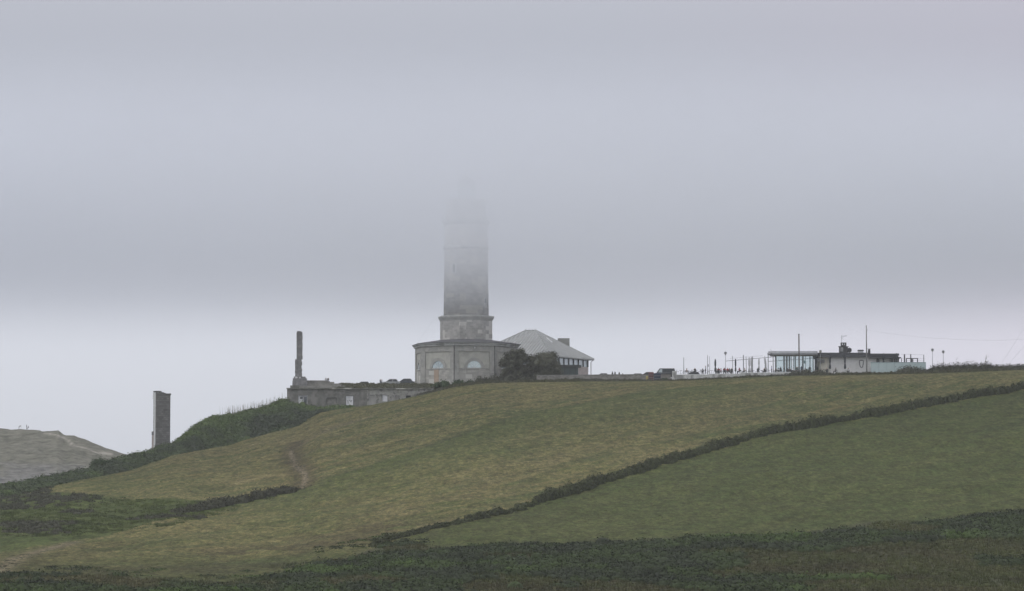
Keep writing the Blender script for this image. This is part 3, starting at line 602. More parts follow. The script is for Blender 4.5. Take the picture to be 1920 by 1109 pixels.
for j in range(28):
    a = 2 * math.pi * j / 28; m.tube([(LX + (R4 + .45) * math.sin(a), LD - (R4 + .45) * math.cos(a), LZ + rw(410.2)), (LX + (R4 + .45) * math.sin(a), LD - (R4 + .45) * math.cos(a), LZ + rw(410) + 1.1)], .03, 4)
m.tube([(LX + (R4 + .45) * math.sin(2 * math.pi * j / 28), LD - (R4 + .45) * math.cos(2 * math.pi * j / 28), LZ + rw(410) + 1.1) for j in range(29)], .035, 4)
m.build('railing', M_grey, lh)
def shaft_window(px, r0, r1, hw=.34, pane=M_darkpane):
    rr = R3 + (R4 - R3) * .35; a = math.asin(max(-.99, min(.99, (X(px, LD, 540) - LX) / rr)))
    n = Vector((math.sin(a), -math.cos(a), 0)); t = Vector((math.cos(a), math.sin(a), 0)); c = Vector((LX, LD, LZ)) + n * (rr - .06)
    z0, z1 = rw(r1), rw(r0)
    m = MB((LX, LD, LZ))
    def bx(u0, u1, a0, a1, o): m.hexa([c + t * u0 + n * o + Vector((0, 0, a0)), c + t * u1 + n * o + Vector((0, 0, a0)), c + t * u1 - n * .3 + Vector((0, 0, a0)), c + t * u0 - n * .3 + Vector((0, 0, a0))],
                                      [c + t * u0 + n * o + Vector((0, 0, a1)), c + t * u1 + n * o + Vector((0, 0, a1)), c + t * u1 - n * .3 + Vector((0, 0, a1)), c + t * u0 - n * .3 + Vector((0, 0, a1))])
    bx(-hw - .14, -hw, z0, z1, .18); bx(hw, hw + .14, z0, z1, .18); bx(-hw - .14, hw + .14, z1, z1 + .16, .2); bx(-hw - .2, hw + .2, z0 - .16, z0, .24)
    fr = m.build('window', M_white, lh)
    m = MB((LX, LD, LZ)); bx(-hw, hw, z0, z1, .10); m.build('pane', pane, fr)
shaft_window(852, 494, 510); shaft_window(909.5, 558, 574, .3)
for px_ in (855.5, 928):                      # rainwater pipes down two corners
    k = 0 if px_ < 900 else 1; a = octv(Rw + .08, k, zb); b = octv(Rw + .08, k, zt + .1)
    m = MB((LX, LD, LZ)); m.tube([a, b], .075, 6); m.build('drainpipe', M_dark, lh)
m = MB((LX, LD, LZ)); q = on_face(0, .1, zt - .35, .25); m.box(q.x - .15, q.x + .15, q.y - .25, q.y, q.z - .2, q.z + .2); m.tube([q, q + Vector((0, .4, .3))], .04, 4); m.build('lamp', M_white, lh)
m = MB((LX, LD, LZ)); m.tube([octv(R2 + .9, 6.4, rw(592)), octv(Rw - .5, 6.4, rw(645))], .012, 4); m.build('cable', M_grey, lh)

# ------------------------------------------------------------------ visitor pavilion with the hipped metal roof
PD = 652.0; PXc = X(995, PD, 650); PZ = 25.0
pv = empty('exhibition_building', (PXc, PD, PZ), 'low exhibition building with a pale hipped metal roof beside the lighthouse', 'building')
def seamed(name, col, ax):
    m = bpy.data.materials.new(name); t, N, L = nodes(m); b = N['Principled BSDF']; b.inputs['Roughness'].default_value = .6; b.inputs['Metallic'].default_value = .0; b.inputs['Specular IOR Level'].default_value = .25
    no = N.new('ShaderNodeTexNoise'); no.inputs['Scale'].default_value = .8; no.inputs['Detail'].default_value = 6; tcn = N.new('ShaderNodeTexCoord'); L.new(tcn.outputs['Object'], no.inputs['Vector'])
    r = N.new('ShaderNodeValToRGB'); r.color_ramp.elements[0].position = .3; r.color_ramp.elements[1].position = .7; r.color_ramp.elements[0].color = (*[c * .86 for c in col], 1); r.color_ramp.elements[1].color = (*[c * 1.12 for c in col], 1)
    L.new(no.outputs['Fac'], r.inputs[0]); L.new(r.outputs[0], b.inputs['Base Color']); return m
roof_m = seamed('zinc_roof', (.455, .458, .45), 0); seam_m = mat('zinc_seam', (.40, .41, .40), .6, .1)
RP = 15.2; ph0 = rad(17); P4 = []
for k in range(4):
    a = ph0 + rad(90) * k - rad(90)           # k=0 near corner, 1 right, 2 back, 3 left
    P4.append(Vector((math.cos(a) * RP, math.sin(a) * RP, 0)))
ez = Z(671, PD - 3); az = Z(620, PD)
eave = [Vector((PXc + p.x, PD + p.y, ez)) for p in P4]
ra = Vector((PXc - 1.25, PD + .3, az)); rb = Vector((PXc + 1.25, PD - .3, az))
m = MB((PXc, PD, PZ)); th = Vector((0, 0, -.28))
m.add(eave + [ra, rb], [(0, 1, 5), (1, 2, 4, 5), (2, 3, 4), (3, 0, 5, 4)]); m.add([e + th for e in eave], [(3, 2, 1, 0)])
m.add(eave + [e + th for e in eave], [(0, 4, 5, 1), (1, 5, 6, 2), (2, 6, 7, 3), (3, 7, 4, 0)])
rf = m.build('roof', roof_m, pv)
m = MB((PXc, PD, PZ))                    # raised seams on the faces, part of the roof covering
def seams(e0, e1, t0, t1, step=.8):
    nl = int((e1 - e0).length / step); dr = (e1 - e0).normalized(); upd = None
    nrm = (e1 - e0).cross(t0 - e0).normalized(); 
    if nrm.z < 0: nrm = -nrm
    slope = nrm.cross(dr).normalized(); slope = slope if slope.z > 0 else -slope
    for i in range(1, nl):
        s0 = e0 + dr * step * i; best = None
        for A, B in ((e0, t0), (t0, t1), (t1, e1)):      # where the line up the slope meets hip or ridge
            if (B - A).length < 1e-4: continue
            u, v = (B - A), slope; w = s0 - A
            den = u.dot(dr) * v.dot(slope) - u.dot(slope) * v.dot(dr)
            if abs(den) < 1e-9: continue
            sA = (w.dot(dr) * v.dot(slope) - w.dot(slope) * v.dot(dr)) / den
            tt = (u.dot(slope) * sA - w.dot(slope)) / 1.0
            if -.001 <= sA <= 1.001 and tt > .1: best = tt if best is None else min(best, tt)
        if best: 
            a, b = s0 + nrm * .0, s0 + slope * best; h = nrm * .09; w2 = dr * .055
            m.hexa([a - w2 - h * .3, a + w2 - h * .3, b + w2 - h * .3, b - w2 - h * .3], [a - w2 + h, a + w2 + h, b + w2 + h, b - w2 + h])
seams(eave[3], eave[0], ra, rb); seams(eave[0], eave[1], rb, rb); seams(eave[1], eave[2], rb, ra)
for a, b in ((eave[0], rb), (eave[1], rb), (eave[3], ra), (ra, rb)): m.tube([a + Vector((0, 0, .05)), b + Vector((0, 0, .05))], .08, 6)
m.build('seam', seam_m, rf)
def ring(k0, k1, s, z0, z1, mbx, thick=.3):
    a = Vector((PXc + P4[k0].x * s, PD + P4[k0].y * s, z0)); b = Vector((PXc + P4[k1].x * s, PD + P4[k1].y * s, z0)); c = Vector((PXc, PD, z0)); up = Vector((0, 0, z1 - z0))
    ia = a + (c - a).normalized() * thick; ib = b + (c - b).normalized() * thick; mbx.hexa([a, b, ib, ia], [a + up, b + up, ib + up, ia + up])
zw = Z(684.5, PD - 8)
m = MB((PXc, PD, PZ)); [ring(k, (k + 1) % 4, .905, PZ - 1.2, zw, m, .5) for k in range(4)]; m.build('wall', mat('pink_stone', (.50, .44, .42), .9, .15, 2), pv)
m = MB((PXc, PD, PZ)); [ring(k, (k + 1) % 4, .895, zw, ez - .28, m, .1) for k in range(4)]; win = m.build('window_band', M_pane, pv)
for k in range(4):
    a = Vector((PXc + P4[k].x * .9, PD + P4[k].y * .9, zw)); b = Vector((PXc + P4[(k + 1) % 4].x * .9, PD + P4[(k + 1) % 4].y * .9, zw))
    for i in range(9):
        q = a.lerp(b, (i + .02) / 8); m = MB((PXc, PD, PZ)); m.box(q.x - .12, q.x + .12, q.y - .12, q.y + .12, zw, ez - .28); m.build('mullion', M_dark, win)
q = Vector((PXc, PD, 0)) + P4[1] * .955
m = MB((PXc, PD, PZ)); e1 = eave[1] * .97 + eave[0] * .03; m.tube([Vector((q.x + .4, q.y, ez - .25)), Vector((q.x - .1, q.y, ez - .7)), Vector((q.x - .1, q.y, PZ - .5))], .08, 6); m.build('drainpipe', mat('rust_pipe', (.12, .075, .07), .7), pv)
m = MB((PXc, PD, PZ)); m.pbox(1046, 1068, 634.5, 662, PD + 6, PD + 9); m.build('roof_box', mat('box_panel', (.27, .27, .25), .8, .1), pv)
sk0 = eave[0].lerp(eave[1], .42).lerp(rb, .70); sk1 = eave[0].lerp(eave[1], .42).lerp(rb, .52)
fn = (eave[1] - eave[0]).cross(rb - eave[0]).normalized(); fn = fn if fn.z > 0 else -fn; dr = (eave[1] - eave[0]).normalized(); sld = (dr.cross(fn)).normalized()
m = MB((PXc, PD, PZ)); w2 = dr * .38; m.hexa([sk1 - w2, sk1 + w2, sk0 + w2, sk0 - w2], [sk1 - w2 + fn * .18, sk1 + w2 + fn * .18, sk0 + w2 + fn * .18, sk0 - w2 + fn * .18]); m.build('skylight', M_white, rf)
# dark glazed annexe in front of it
AD = 634.0
an = empty('glazed_annexe', (X(1045, AD), AD, 25.0), 'low dark green glazed annexe with a flat roof in front of the hipped building', 'annexe')
m = MB(an.location); m.pbox(1002, 1084, 688, 712, AD, AD + 5); aw = m.build('wall', mat('dark_green_panel', (.045, .072, .070), .35, .2, 1, spec=.5), an)
m = MB(an.location); m.pbox(1000, 1090, 684.5, 687.8, AD - .6, AD + 5.6); m.build('roof', mat('annexe_roof', (.07, .08, .08), .6), an)
for i in range(8): m = MB(an.location); m.pbox(1006 + i * 10.4, 1006.7 + i * 10.4, 688.2, 712, AD - .06, AD - .004); m.build('mullion', M_dark, aw)

# the two trees against the lighthouse
def tree(px, d, base_row, top_row, wpx, label, tint, kind, n=420, seed=0):
    c = Vector((X(px, d, 690), d, float(TZ(X(px, d, 690), d)) - .1)); s = F / d; hgt = Z(top_row, d) - c.z; r = wpx / s / 2
    e = empty(kind, c, label, 'tree'); rg = random.Random(seed)
    m = MB(c); tips = []
    for j in range(3):
        a = j * 2.1 + .4; top = c + Vector((math.cos(a) * r * .25, math.sin(a) * r * .25, hgt * .45)); m.tube([c + Vector((math.cos(a) * .15, math.sin(a) * .15, 0)), (c + top) / 2 + Vector((.1, 0, 0)), top], .16, 6, 0, .09)
        for l in range(4):
            b = a + rg.uniform(-1, 1); t2 = top + Vector((math.cos(b) * r * .45, math.sin(b) * r * .45, hgt * rg.uniform(.1, .4))); m.tube([top, (top + t2) / 2 + Vector((0, 0, .15)), t2], .07, 5, 0, .02)
    m.build('trunk', M_bark, e, smooth=True)
    nb = 84; th = RNG.uniform(0, 2 * np.pi, nb); rr = np.sqrt(RNG.random(nb)); zz = RNG.uniform(.06, .86, nb)
    w = r * (1 - .55 * np.abs((zz - .42) / .58) ** 2.2) * .84
    C = np.c_[c.x + np.cos(th) * rr * w, c.y + np.sin(th) * rr * w, c.z + zz * hgt]; R = RNG.uniform(.18, .30, nb) * r * 1.15
    T = blend(RNG.random(nb), tint * .75, tint * 1.25)
    mass('crown', C, R, R * .85, n, .105, T, parent=e, loc=tuple(c), core=.6, low=-1.1); return e
tree(965, 617, 712, 649, 57, 'taller round bushy tree hiding the right corner of the lighthouse base', GRY * 1.15, 'tree', seed=1)
tree(1019, 619, 713, 659, 76, 'lower spreading bushy tree in front of the hipped metal roof', GRY * 1.25, 'tree', seed=2)
spots = [(806, 606, 1.6, 1.5, 'low green shrub at the left foot of the lighthouse base', GRN * 1.2), (832, 607, 1.8, 1.3, 'rounded green shrub below the first arched window of the lighthouse', GRN * 1.15),
         (862, 609, 1.8, 1.3, 'small green shrub under the lighthouse drainpipe', GRN * 1.0), (888, 611, 1.6, 1.0, 'low dark shrub below the middle of the lighthouse base', GRY), (915, 611, 2.2, 1.9, 'dense dark shrub left of the taller tree', GRY * .8),
         (940, 612, 2.0, 1.9, 'dark shrub touching the left side of the taller tree', GRY * .85), (985, 612, 2.3, 1.6, 'dark shrub between the feet of the two bushy trees', GRY * .85), (1062, 611, 1.6, .9, 'dark low shrub in front of the stone wall below the annexe', GRY * .9),
         (1080, 611, 1.6, .9, 'dark low shrub in front of the wall right of the annexe', GRY * .8), (1118, 609, 1.6, .75, 'low dark shrub below the parked car by the hipped building', GRY * .9), (1100, 609, 1.4, .7, 'small dark shrub below the corner of the hipped building', GRY * .85)]
shrub(196, 520, 2.6, 1.9, 'dark green rounded bush bulging from the scrub on the far left skyline', GRN * .9, n=420)
for s_ in spots: shrub(*s_, group='shrubs along the foot of the lighthouse terrace')
# a strip of bank plants all along the top edge of the upper field
def top_strip():
    P = []; 
    for px in np.arange(785, 2000, 2.1):
        dc = float(DC(px))
        for k in range(3):
            q = dc + RNG.uniform(-3.4, -.4); P.append(((px + RNG.uniform(-2, 2) - CX) / F * q, q))
    p = np.array(P); px = PXY(p[:, 0], p[:, 1]); g = fbm(p[:, 0], p[:, 1], 4, 33); keep = g > .30; p = p[keep]; px = px[keep]; g = g[keep]
    C, R, H = clumps(p, .28, .55, 1.0); H *= .5 + 1.1 * g * np.interp(px, [800, 870, 1200, 1230, 1300, 1480, 1530, 1640, 1700, 1740, 1760, 2000], [1.3, 1., .9, .5, .55, .8, 1.3, .8, .9, 1.1, 1.5, 1.5])
    T = blend((g - .3) * 2.2, GRY * .9, OLV * .8)
    mass('bank_plants', C, R, H, 44, .11, T, blade=.35)['kind'] = 'stuff'
top_strip()

# ------------------------------------------------------------------ low stone walls at the terrace edge
def wall(name, x0, x1, r0a, r0b, r1, d, label, m_, cap=None, seg=8, th=.45):
    o = empty(name, (X((x0 + x1) / 2, d), d, Z(r1, d)), label, 'wall')
    m = MB(o.location); c = MB(o.location)
    for i in range(seg):
        a, b = x0 + (x1 - x0) * i / seg, x0 + (x1 - x0) * (i + 1) / seg; ra_, rb_ = r0a + (r0b - r0a) * i / seg, r0a + (r0b - r0a) * (i + 1) / seg
        xa, xb = X(a, d), X(b, d); za, zb_ = Z(ra_, d), Z(rb_, d); zl = Z(r1, d)
        m.hexa([(xa, d, zl), (xb, d, zl), (xb, d + th, zl), (xa, d + th, zl)], [(xa, d, za), (xb, d, zb_), (xb, d + th, zb_), (xa, d + th, za)])
        c.hexa([(xa, d - .08, za + .002), (xb, d - .08, zb_ + .002), (xb, d + th + .08, zb_ + .002), (xa, d + th + .08, za + .002)], [(xa, d - .08, za + .14), (xb, d - .08, zb_ + .14), (xb, d + th + .08, zb_ + .14), (xa, d + th + .08, za + .14)])
    m.build('wall_face', m_, o)
    if cap: c.build('coping', cap, o)
    return o
stonew = masonry('rubble_stone', (.20, .19, .175), (.32, .305, .28), (.25, .24, .22), .5, .25, False, None)
wall('stone_wall', 1006, 1204, 705, 703, 719, 613, 'low grey stone wall below the annexe and the parked cars', stonew, mat('stone_coping', (.27, .265, .25), .9, .15))
wall('stone_wall', 1204, 1258, 703.4, 703.4, 719, 611, 'short brown stone wall below the dark van', stonew, mat('brown_coping', (.19, .17, .155), .9, .15))

# ------------------------------------------------------------------ ruined flat-roofed building
BD = 600.5
bu = empty('ruined_building', (X(670, BD, 745), BD, Z(772, BD)), 'long low ruined concrete building with boarded windows dug into the hillside', 'building')
conc = mat('bare_concrete', (.165, .162, .15), .95, .3, 1.2, stain=(.23, .225, .205), stain_scale=.6); plas = mat('flaking_plaster', (.30, .295, .27), .95, .3, 1.5, stain=(.14, .137, .13), stain_scale=1.1)
m = MB(bu.location)
opens = [(559, 577, 741, 757), (612, 631, 746, 756), (648, 663, 742, 768), (692, 704.5, 740.5, 766), (716.5, 727, 740.5, 753), (739, 751, 741.5, 753), (760, 771, 741, 752)]
# front wall split round its openings
xs = [538] + [v for o_ in opens for v in o_[:2]] + [812]
def wallpiece(p0, p1, r0, r1): m.pbox(p0, p1, r0, r1, BD, BD + .5, 1 if p0 >= 688 else 0)
for i in range(0, len(xs), 2):
    a, b = xs[i], xs[i + 1]
    if a < 688 < b: wallpiece(a, 688, 730, 786); wallpiece(688, b, 730, 786)
    else: wallpiece(a, b, 730, 786)
for a, b, r0, r1 in opens: wallpiece(a, b, 730, r0); wallpiece(a, b, r1, 786)
m.pbox(538, 543, 730, 786, BD + .52, BD + 10, 0); m.pbox(538, 812, 730, 786, BD + 10.02, BD + 10.4, 0)
m.build('wall', [conc, plas], bu)
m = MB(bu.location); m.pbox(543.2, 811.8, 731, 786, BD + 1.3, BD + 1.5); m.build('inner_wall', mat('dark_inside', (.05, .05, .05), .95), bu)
m = MB(bu.location); m.pbox(537, 740, 727.6, 729.9, BD - .35, BD + 10.6); m.pbox(740, 813, 728.2, 730.1, BD - .3, BD + 10.5); m.pbox(544, 560, 723, 727.4, BD + .1, BD + 1.5)
m.build('roof', mat('slab_edge', (.16, .16, .14), .95, .4, .9, stain=(.50, .49, .45), stain_scale=.35), bu)
pale = mat('white_board', (.74, .74, .76), .8, .12, 1, stain=(.36, .36, .38))
def opening(p0, p1, r0, r1, what, dd=.2, mm=None, frame=True):
    m = MB(bu.location); m.pbox(p0 + .8, p1 - .8, r0 + .8, r1, BD + dd, BD + dd + .1); w_ = m.build(what, mm or pale, bu)
    if frame:
        m = MB(bu.location); m.pbox(p0 + .02, p1 - .02, r0 + .02, r0 + .8, BD + .03, BD + .4); m.pbox(p0 + .02, p0 + .8, r0 + .82, r1 - .02, BD + .03, BD + .4); m.pbox(p1 - .8, p1 - .02, r0 + .82, r1 - .02, BD + .03, BD + .4); m.build('frame', mat('pale_frame', (.32, .32, .32), .8), w_)
    return w_
w_ = opening(559, 577, 741, 757, 'window'); m = MB(bu.location); m.pbox(562.5, 567.5, 744.5, 748.5, BD + .12, BD + .195); m.pbox(570, 575, 744.5, 757, BD + .12, BD + .195); m.build('pane', M_darkpane, w_)
opening(612, 631, 746, 756, 'window', .3, conc, False)
w_ = opening(648, 663, 742, 768, 'door', .2, None, False)
m = MB(bu.location)                        # grey scrawl sprayed on the white boards, letters not readable
for x0, x1, r0, r1 in ((650.5, 653, 751.5, 752.6), (652.2, 653, 752.6, 755), (654.2, 657, 751, 752), (656.2, 657, 752, 754.5), (657.8, 660.2, 750.8, 751.8), (651, 655, 755.8, 756.6), (658, 659, 752.4, 754.6)): m.pbox(x0, x1, r0, r1, BD + .19, BD + .196)
m.build('scrawl', mat('grey_spray', (.16, .16, .17), .8), w_)
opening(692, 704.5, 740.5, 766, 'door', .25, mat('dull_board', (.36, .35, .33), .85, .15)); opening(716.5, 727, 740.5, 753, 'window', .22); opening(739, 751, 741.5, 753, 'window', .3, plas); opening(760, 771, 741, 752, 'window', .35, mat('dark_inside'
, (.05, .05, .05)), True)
ww = mat('stepped_stone', (.21, .205, .185), .95, .3, 1.5, stain=(.27, .26, .24), stain_scale=.7)
m = MB(bu.location); m.pbox(571, 615, 713.6, 728, BD + 7, BD + 8.5); m.pbox(615, 626, 716.4, 728, BD + 7, BD + 8.5); m.pbox(570, 640, 719.5, 728, BD + 4.5, BD + 6.98); m.pbox(560, 648, 723.5, 728, BD + 2.5, BD + 4.48); m.build('roof_step', ww, bu)
# turf and weeds on its roof
def roof_turf():
    q = []; 
    for px in np.arange(600, 812, 1.7):
        for k in range(3):
            d = BD + RNG.uniform(1.0, 11); q.append((px, d))
    q = np.array(q); xx = (q[:, 0] - CX) / F * q[:, 1]; zb_ = np.interp(q[:, 1], [BD, BD + 11], [Z(727, BD), Z(718, BD + 11)]) ; zb_ = zb_ - np.clip((640 - q[:, 0]) / 20, 0, 1) * .6
    C = np.c_[xx, q[:, 1], zb_ - .3]; R = RNG.uniform(.35, .7, len(q)); g = fbm(xx, q[:, 1], 4, 3); T = blend((g - .3) * 2.2, GRY * 1.0, OLV * 1.0)
    mass('roof_turf', C, R, R * .62, 36, .10, T, blade=.5)['kind'] = 'stuff'
roof_turf()

# ------------------------------------------------------------------ monument shaft on its pedestal
MD = 604.0
mo = empty('monument', (X(562, MD), MD, Z(735, MD)), 'slim weathered stone shaft on a broken pedestal at the end of the ruined building', 'monument')
ston = mat('rough_stone', (.19, .187, .19), .95, .35, 3, stain=(.25, .245, .24), stain_scale=1.2)
def rough_col(mb_, p0, p1, r0, r1, d0, dep, steps, jx, top=0.0, seed=3):
    rg = random.Random(seed); rows = [r1 + (r0 - r1) * i / steps for i in range(steps + 1)]
    for a, b in zip(rows, rows[1:]):
        j0 = rg.uniform(-jx, jx) * .35; j1 = rg.uniform(-jx, jx); mb_.pbox(p0 + j0, p1 + j1, b, a, d0 + rg.uniform(0, .05), d0 + dep)
m = MB(mo.location); rough_col(m, 548.5, 574, 709.5, 736, MD, 2.6, 5, 1.4); rough_col(m, 551, 572, 706.5, 709.5, MD + .3, 2.0, 1, 1); m.build('pedestal', ston, mo)
m = MB(mo.location); rough_col(m, 553.2, 565.2, 674, 706.5, MD + .7, 1.3, 9, .7, seed=5); m.build('lower_shaft', ston, mo)
m = MB(mo.location); rough_col(m, 556, 566.6, 624, 674, MD + .8, 1.15, 8, .25, seed=8)
x0, x1 = X(556, MD), X(566.3, MD); z0 = Z(624, MD + .8)
m.hexa([(x0, MD + .8, z0), (x1, MD + .8, z0), (x1, MD + 1.95, z0), (x0, MD + 1.95, z0)], [(x0, MD + .8, z0 + .33), (x1 - .35, MD + .8, z0 + .28), (x1 - .35, MD + 1.95, z0 + .28), (x0, MD + 1.95, z0 + .33)])
m.build('upper_shaft', ston, mo)
for (p, r, w, h, lab) in ((555.5, 709.5, 5, 3.4, 'larger pale rubble block lying on the monument pedestal'), (562.5, 709.5, 2.6, 3, 'small pale rubble block on the right of the pedestal top')):
    m = MB((X(p, MD), MD, Z(r, MD))); a, b = X(p - w / 2, MD), X(p + w / 2, MD); zb_ = Z(r, MD); hh = h / 9
    m.hexa([(a, MD - .0 + .02, zb_), (b, MD + .02, zb_), (b, MD + .28, zb_), (a, MD + .28, zb_)], [(a + .08, MD + .04, zb_ + hh), (b - .12, MD + .05, zb_ + hh * .8), (b - .1, MD + .26, zb_ + hh * .8), (a + .06, MD + .26, zb_ + hh)])
    tag(m.build('rubble_block', M_white), lab, 'rubble')

# ------------------------------------------------------------------ tall brick-faced tower stub on the left
TD = 547.0
tw = empty('brick_pylon', (X(300, TD, 790), TD, Z(856, TD)), 'tall narrow brick-faced pylon with a pale side, alone on the left slope', 'pylon')
brick_m = masonry('grey_brick', (.13, .128, .126), (.20, .195, .192), (.10, .098, .097), .8, .36, False, None)
palec = mat('pale_concrete', (.58, .58, .58), .9, .12, 1.5); 
xl, xc, xr = X(284.8, TD, 790), X(291.8, TD, 790), X(317.8, TD, 790)
zt0, zt1, zb_ = Z(734.5, TD), Z(740.5, TD), Z(866, TD)
m = MB(tw.location)       # corner towards us at 291.8; broad brick side recedes to the right, narrow side to the left
A = (xc, TD - .0, zb_); B = (xr, TD + 1.2, zb_); Cc = (xr - .9, TD + 3.2, zb_); Dd = (xl, TD + 2.2, zb_)
m.hexa([A, B, Cc, Dd], [(A[0], A[1], zt0), (B[0], B[1], zt1), (Cc[0], Cc[1], zt1), (Dd[0], Dd[1], zt0)]); m.build('brick_shaft', brick_m, tw)
m = MB(tw.location); off = Vector((-.03, -.03, 0))
def sidebox(u0, u1, r0, r1, out, mb_):
    a, b = Vector(A[:2] + (0,)), Vector(Dd[:2] + (0,)); t = (b - a); n = Vector((t.y, -t.x, 0)).normalized(); n = n if n.x < 0 else -n
    p, q = a + t * u0, a + t * u1; up0, up1 = Vector((0, 0, Z(r1, TD))), Vector((0, 0, Z(r0, TD)))
    mb_.hexa([p + n * out + up0, q + n * out + up0, q + up0 + n * .003, p + up0 + n * .003], [p + n * out + up1, q + n * out + up1, q + up1 + n * .003, p + up1 + n * .003])
sidebox(0, .42, 736, 866, .16, m); sidebox(.42, 1, 736, 749, .14, m); m.build('concrete_face', palec, tw)
m = MB(tw.location); sidebox(.42, 1.12, 811, 866, .22, m); m.build('buttress', mat('tan_concrete', (.33, .29, .27), .9, .15), tw)
m = MB(tw.location); sidebox(.42, 1.12, 809, 816, .25, m); m.build('ledge', M_dark, tw)
m = MB(tw.location); m.hexa([(xl - .1, TD + 2.2, zt0 + .002), (xc - .05, TD - .1, zt0 + .002), (xc + 1.1, TD + .1, zt0 - .05), (xl + .9, TD + 2.6, zt0 + .002)], [(xl - .1, TD + 2.2, zt0 + .14), (xc - .05, TD - .1, zt0 + .14), (xc + 1.1, TD + .1, zt0 + .1), (xl + .9, TD + 2.6, zt0 + .14)])
rg = random.Random(4)
for i in range(7):
    t = .2 + .12 * i; q = Vector((A[0], A[1], zt0)).lerp(Vector((B[0], B[1], zt1)), t); m.box(q.x, q.x + .28, q.y + .01, q.y + .5, q.z - .1, q.z + rg.uniform(.08, .25))
m.build('coping', mat('broken_coping', (.10, .10, .10), .9), tw)

# ------------------------------------------------------------------ people
M_skin = mat('skin', (.42, .28, .21), .6, .08, 8)
def skinmesh(name, V, E, paint):
    me = bpy.data.meshes.new(name + '_cage'); me.from_pydata([v[:3] for v in V], E, []); o = bpy.data.objects.new(name + '_cage', me); COL.objects.link(o)
    sk = o.modifiers.new('skin', 'SKIN')
    if not me.skin_vertices: me.attributes
    for i, v in enumerate(V):
        r = v[3]; me.skin_vertices[0].data[i].radius = (r, r); me.skin_vertices[0].data[i].use_root = (i == 0)
    o.modifiers.new('sub', 'SUBSURF').levels = 1
    bpy.context.view_layer.update(); dg = bpy.context.evaluated_depsgraph_get()
    out = bpy.data.meshes.new_from_object(o.evaluated_get(dg)); out.name = name
    bpy.data.objects.remove(o); out.materials.clear()
    for _ in range(5): out.materials.append(M_skin)
    for p in out.polygons: p.material_index = paint(p.center); p.use_smooth = True
    return out
def figure(pose):
    if pose == 'seated':
        B = [(0, 0, .55, .145), (0, 0, .72, .13), (.01, 0, .90, .145), (.015, 0, 1.03, .055), (.03, 0, 1.12, .085), (.02, 0, 1.21, .082)]
        hips = [(.03, .10, .53, .09), (.42, .12, .53, .065), (.43, .12, .12, .045), (.55, .13, .05, .04)]
        arm = [(.01, .19, .96, .055), (.06, .25, .72, .042), (.28, .14, .76, .03), (.34, .12, .76, .028)]; nose = (.125, 0, 1.13, .016)
    elif pose == 'standing':
        B = [(0, 0, .95, .14), (0, 0, 1.12, .125), (0, 0, 1.34, .15), (0, 0, 1.48, .055), (.02, 0, 1.58, .085), (.01, 0, 1.67, .08)]
        hips = [(0, .10, .90, .09), (.03, .11, .50, .06), (0, .12, .10, .042), (.13, .13, .04, .038)]
        arm = [(0, .20, 1.40, .055), (.0, .26, 1.12, .042), (.08, .25, .88, .03), (.10, .24, .80, .028)]; nose = (.115, 0, 1.59, .016)
    else:
        B = [(0, 0, .92, .14), (.16, 0, 1.05, .13), (.42, 0, 1.18, .15), (.56, 0, 1.22, .055), (.66, 0, 1.22, .085), (.74, 0, 1.20, .08)]
        hips = [(0, .10, .88, .09), (.06, .11, .50, .06), (-.08, .12, .10, .042), (.05, .13, .04, .038)]
        arm = [(.44, .19, 1.16, .055), (.52, .22, .92, .042), (.66, .16, .72, .03), (.70, .15, .66, .028)]; nose = (.72, 0, 1.11, .016)
    V = list(B) + [nose]; E = [(i, i + 1) for i in range(5)] + [(4, 6)]
    for s in (1, -1):
        n = len(V); V += [(x, y * s, z, r) for x, y, z, r in hips]; E += [(0, n), (n, n + 1), (n + 1, n + 2), (n + 2, n + 3)]
        n = len(V); V += [(x, y * s, z, r) for x, y, z, r in arm]; E += [(2, n), (n, n + 1), (n + 1, n + 2), (n + 2, n + 3)]
        w = Vector(arm[3][:3]); dirv = (w - Vector(arm[2][:3])).normalized(); sidev = Vector((0, 1, 0))
        for f, (sp_, ln) in enumerate(((-.024, .07), (-.008, .085), (.008, .08), (.024, .065), (-.05, .04))):
            k = len(V); tip = w + dirv * ln + sidev * sp_ * (1 if f < 4 else 1); V += [(tip.x, tip.y * s, tip.z, .009)]; E += [(n + 3, k)]
    hz = B[4][2]; hx = B[4][0]
    def paint(c):
        dh = (Vector((c.x, c.y, c.z)) - Vector((B[4][0], 0, (B[4][2] + B[5][2]) / 2)))
        if (Vector((c.x, c.y, c.z)) - Vector(B[4][:3])).length < .17 or (Vector((c.x, c.y, c.z)) - Vector(B[5][:3])).length < .14:
            return 3 if (c.z > hz + .05 or c.x < hx - .01) else 0
        wr = Vector(arm[2][:3]);
        if (Vector((c.x, abs(c.y), c.z)) - Vector(arm[3][:3])).length < .12: return 0
        ft = Vector(hips[3][:3])
        if (Vector((c.x, abs(c.y), c.z)) - ft).length < .13: return 4
        if pose == 'bent': return 2 if (c.z < .92 and c.x < .3) else 1
        return 2 if c.z < B[0][2] + (.04 if pose != 'seated' else .02) or (pose == 'seated' and c.x > .2 and c.z < .65) else 1
    return skinmesh('person_' + pose, V, E, paint)
FIG = {p: figure(p) for p in ('seated', 'standing', 'bent')}
CLO = {}
def cloth(c):
    if c not in CLO: CLO[c] = mat('cloth_%d' % len(CLO), c, .85, .15, 12)
    return CLO[c]
BLK, NAVY, GRAY, WHT, RED, PINK, TAN, DGR, LIL = (.03, .03, .032), (.03, .035, .06), (.13, .13, .135), (.55, .55, .56), (.30, .05, .055), (.38, .12, .17), (.42, .29, .22), (.05, .065, .05), (.45, .42, .56)
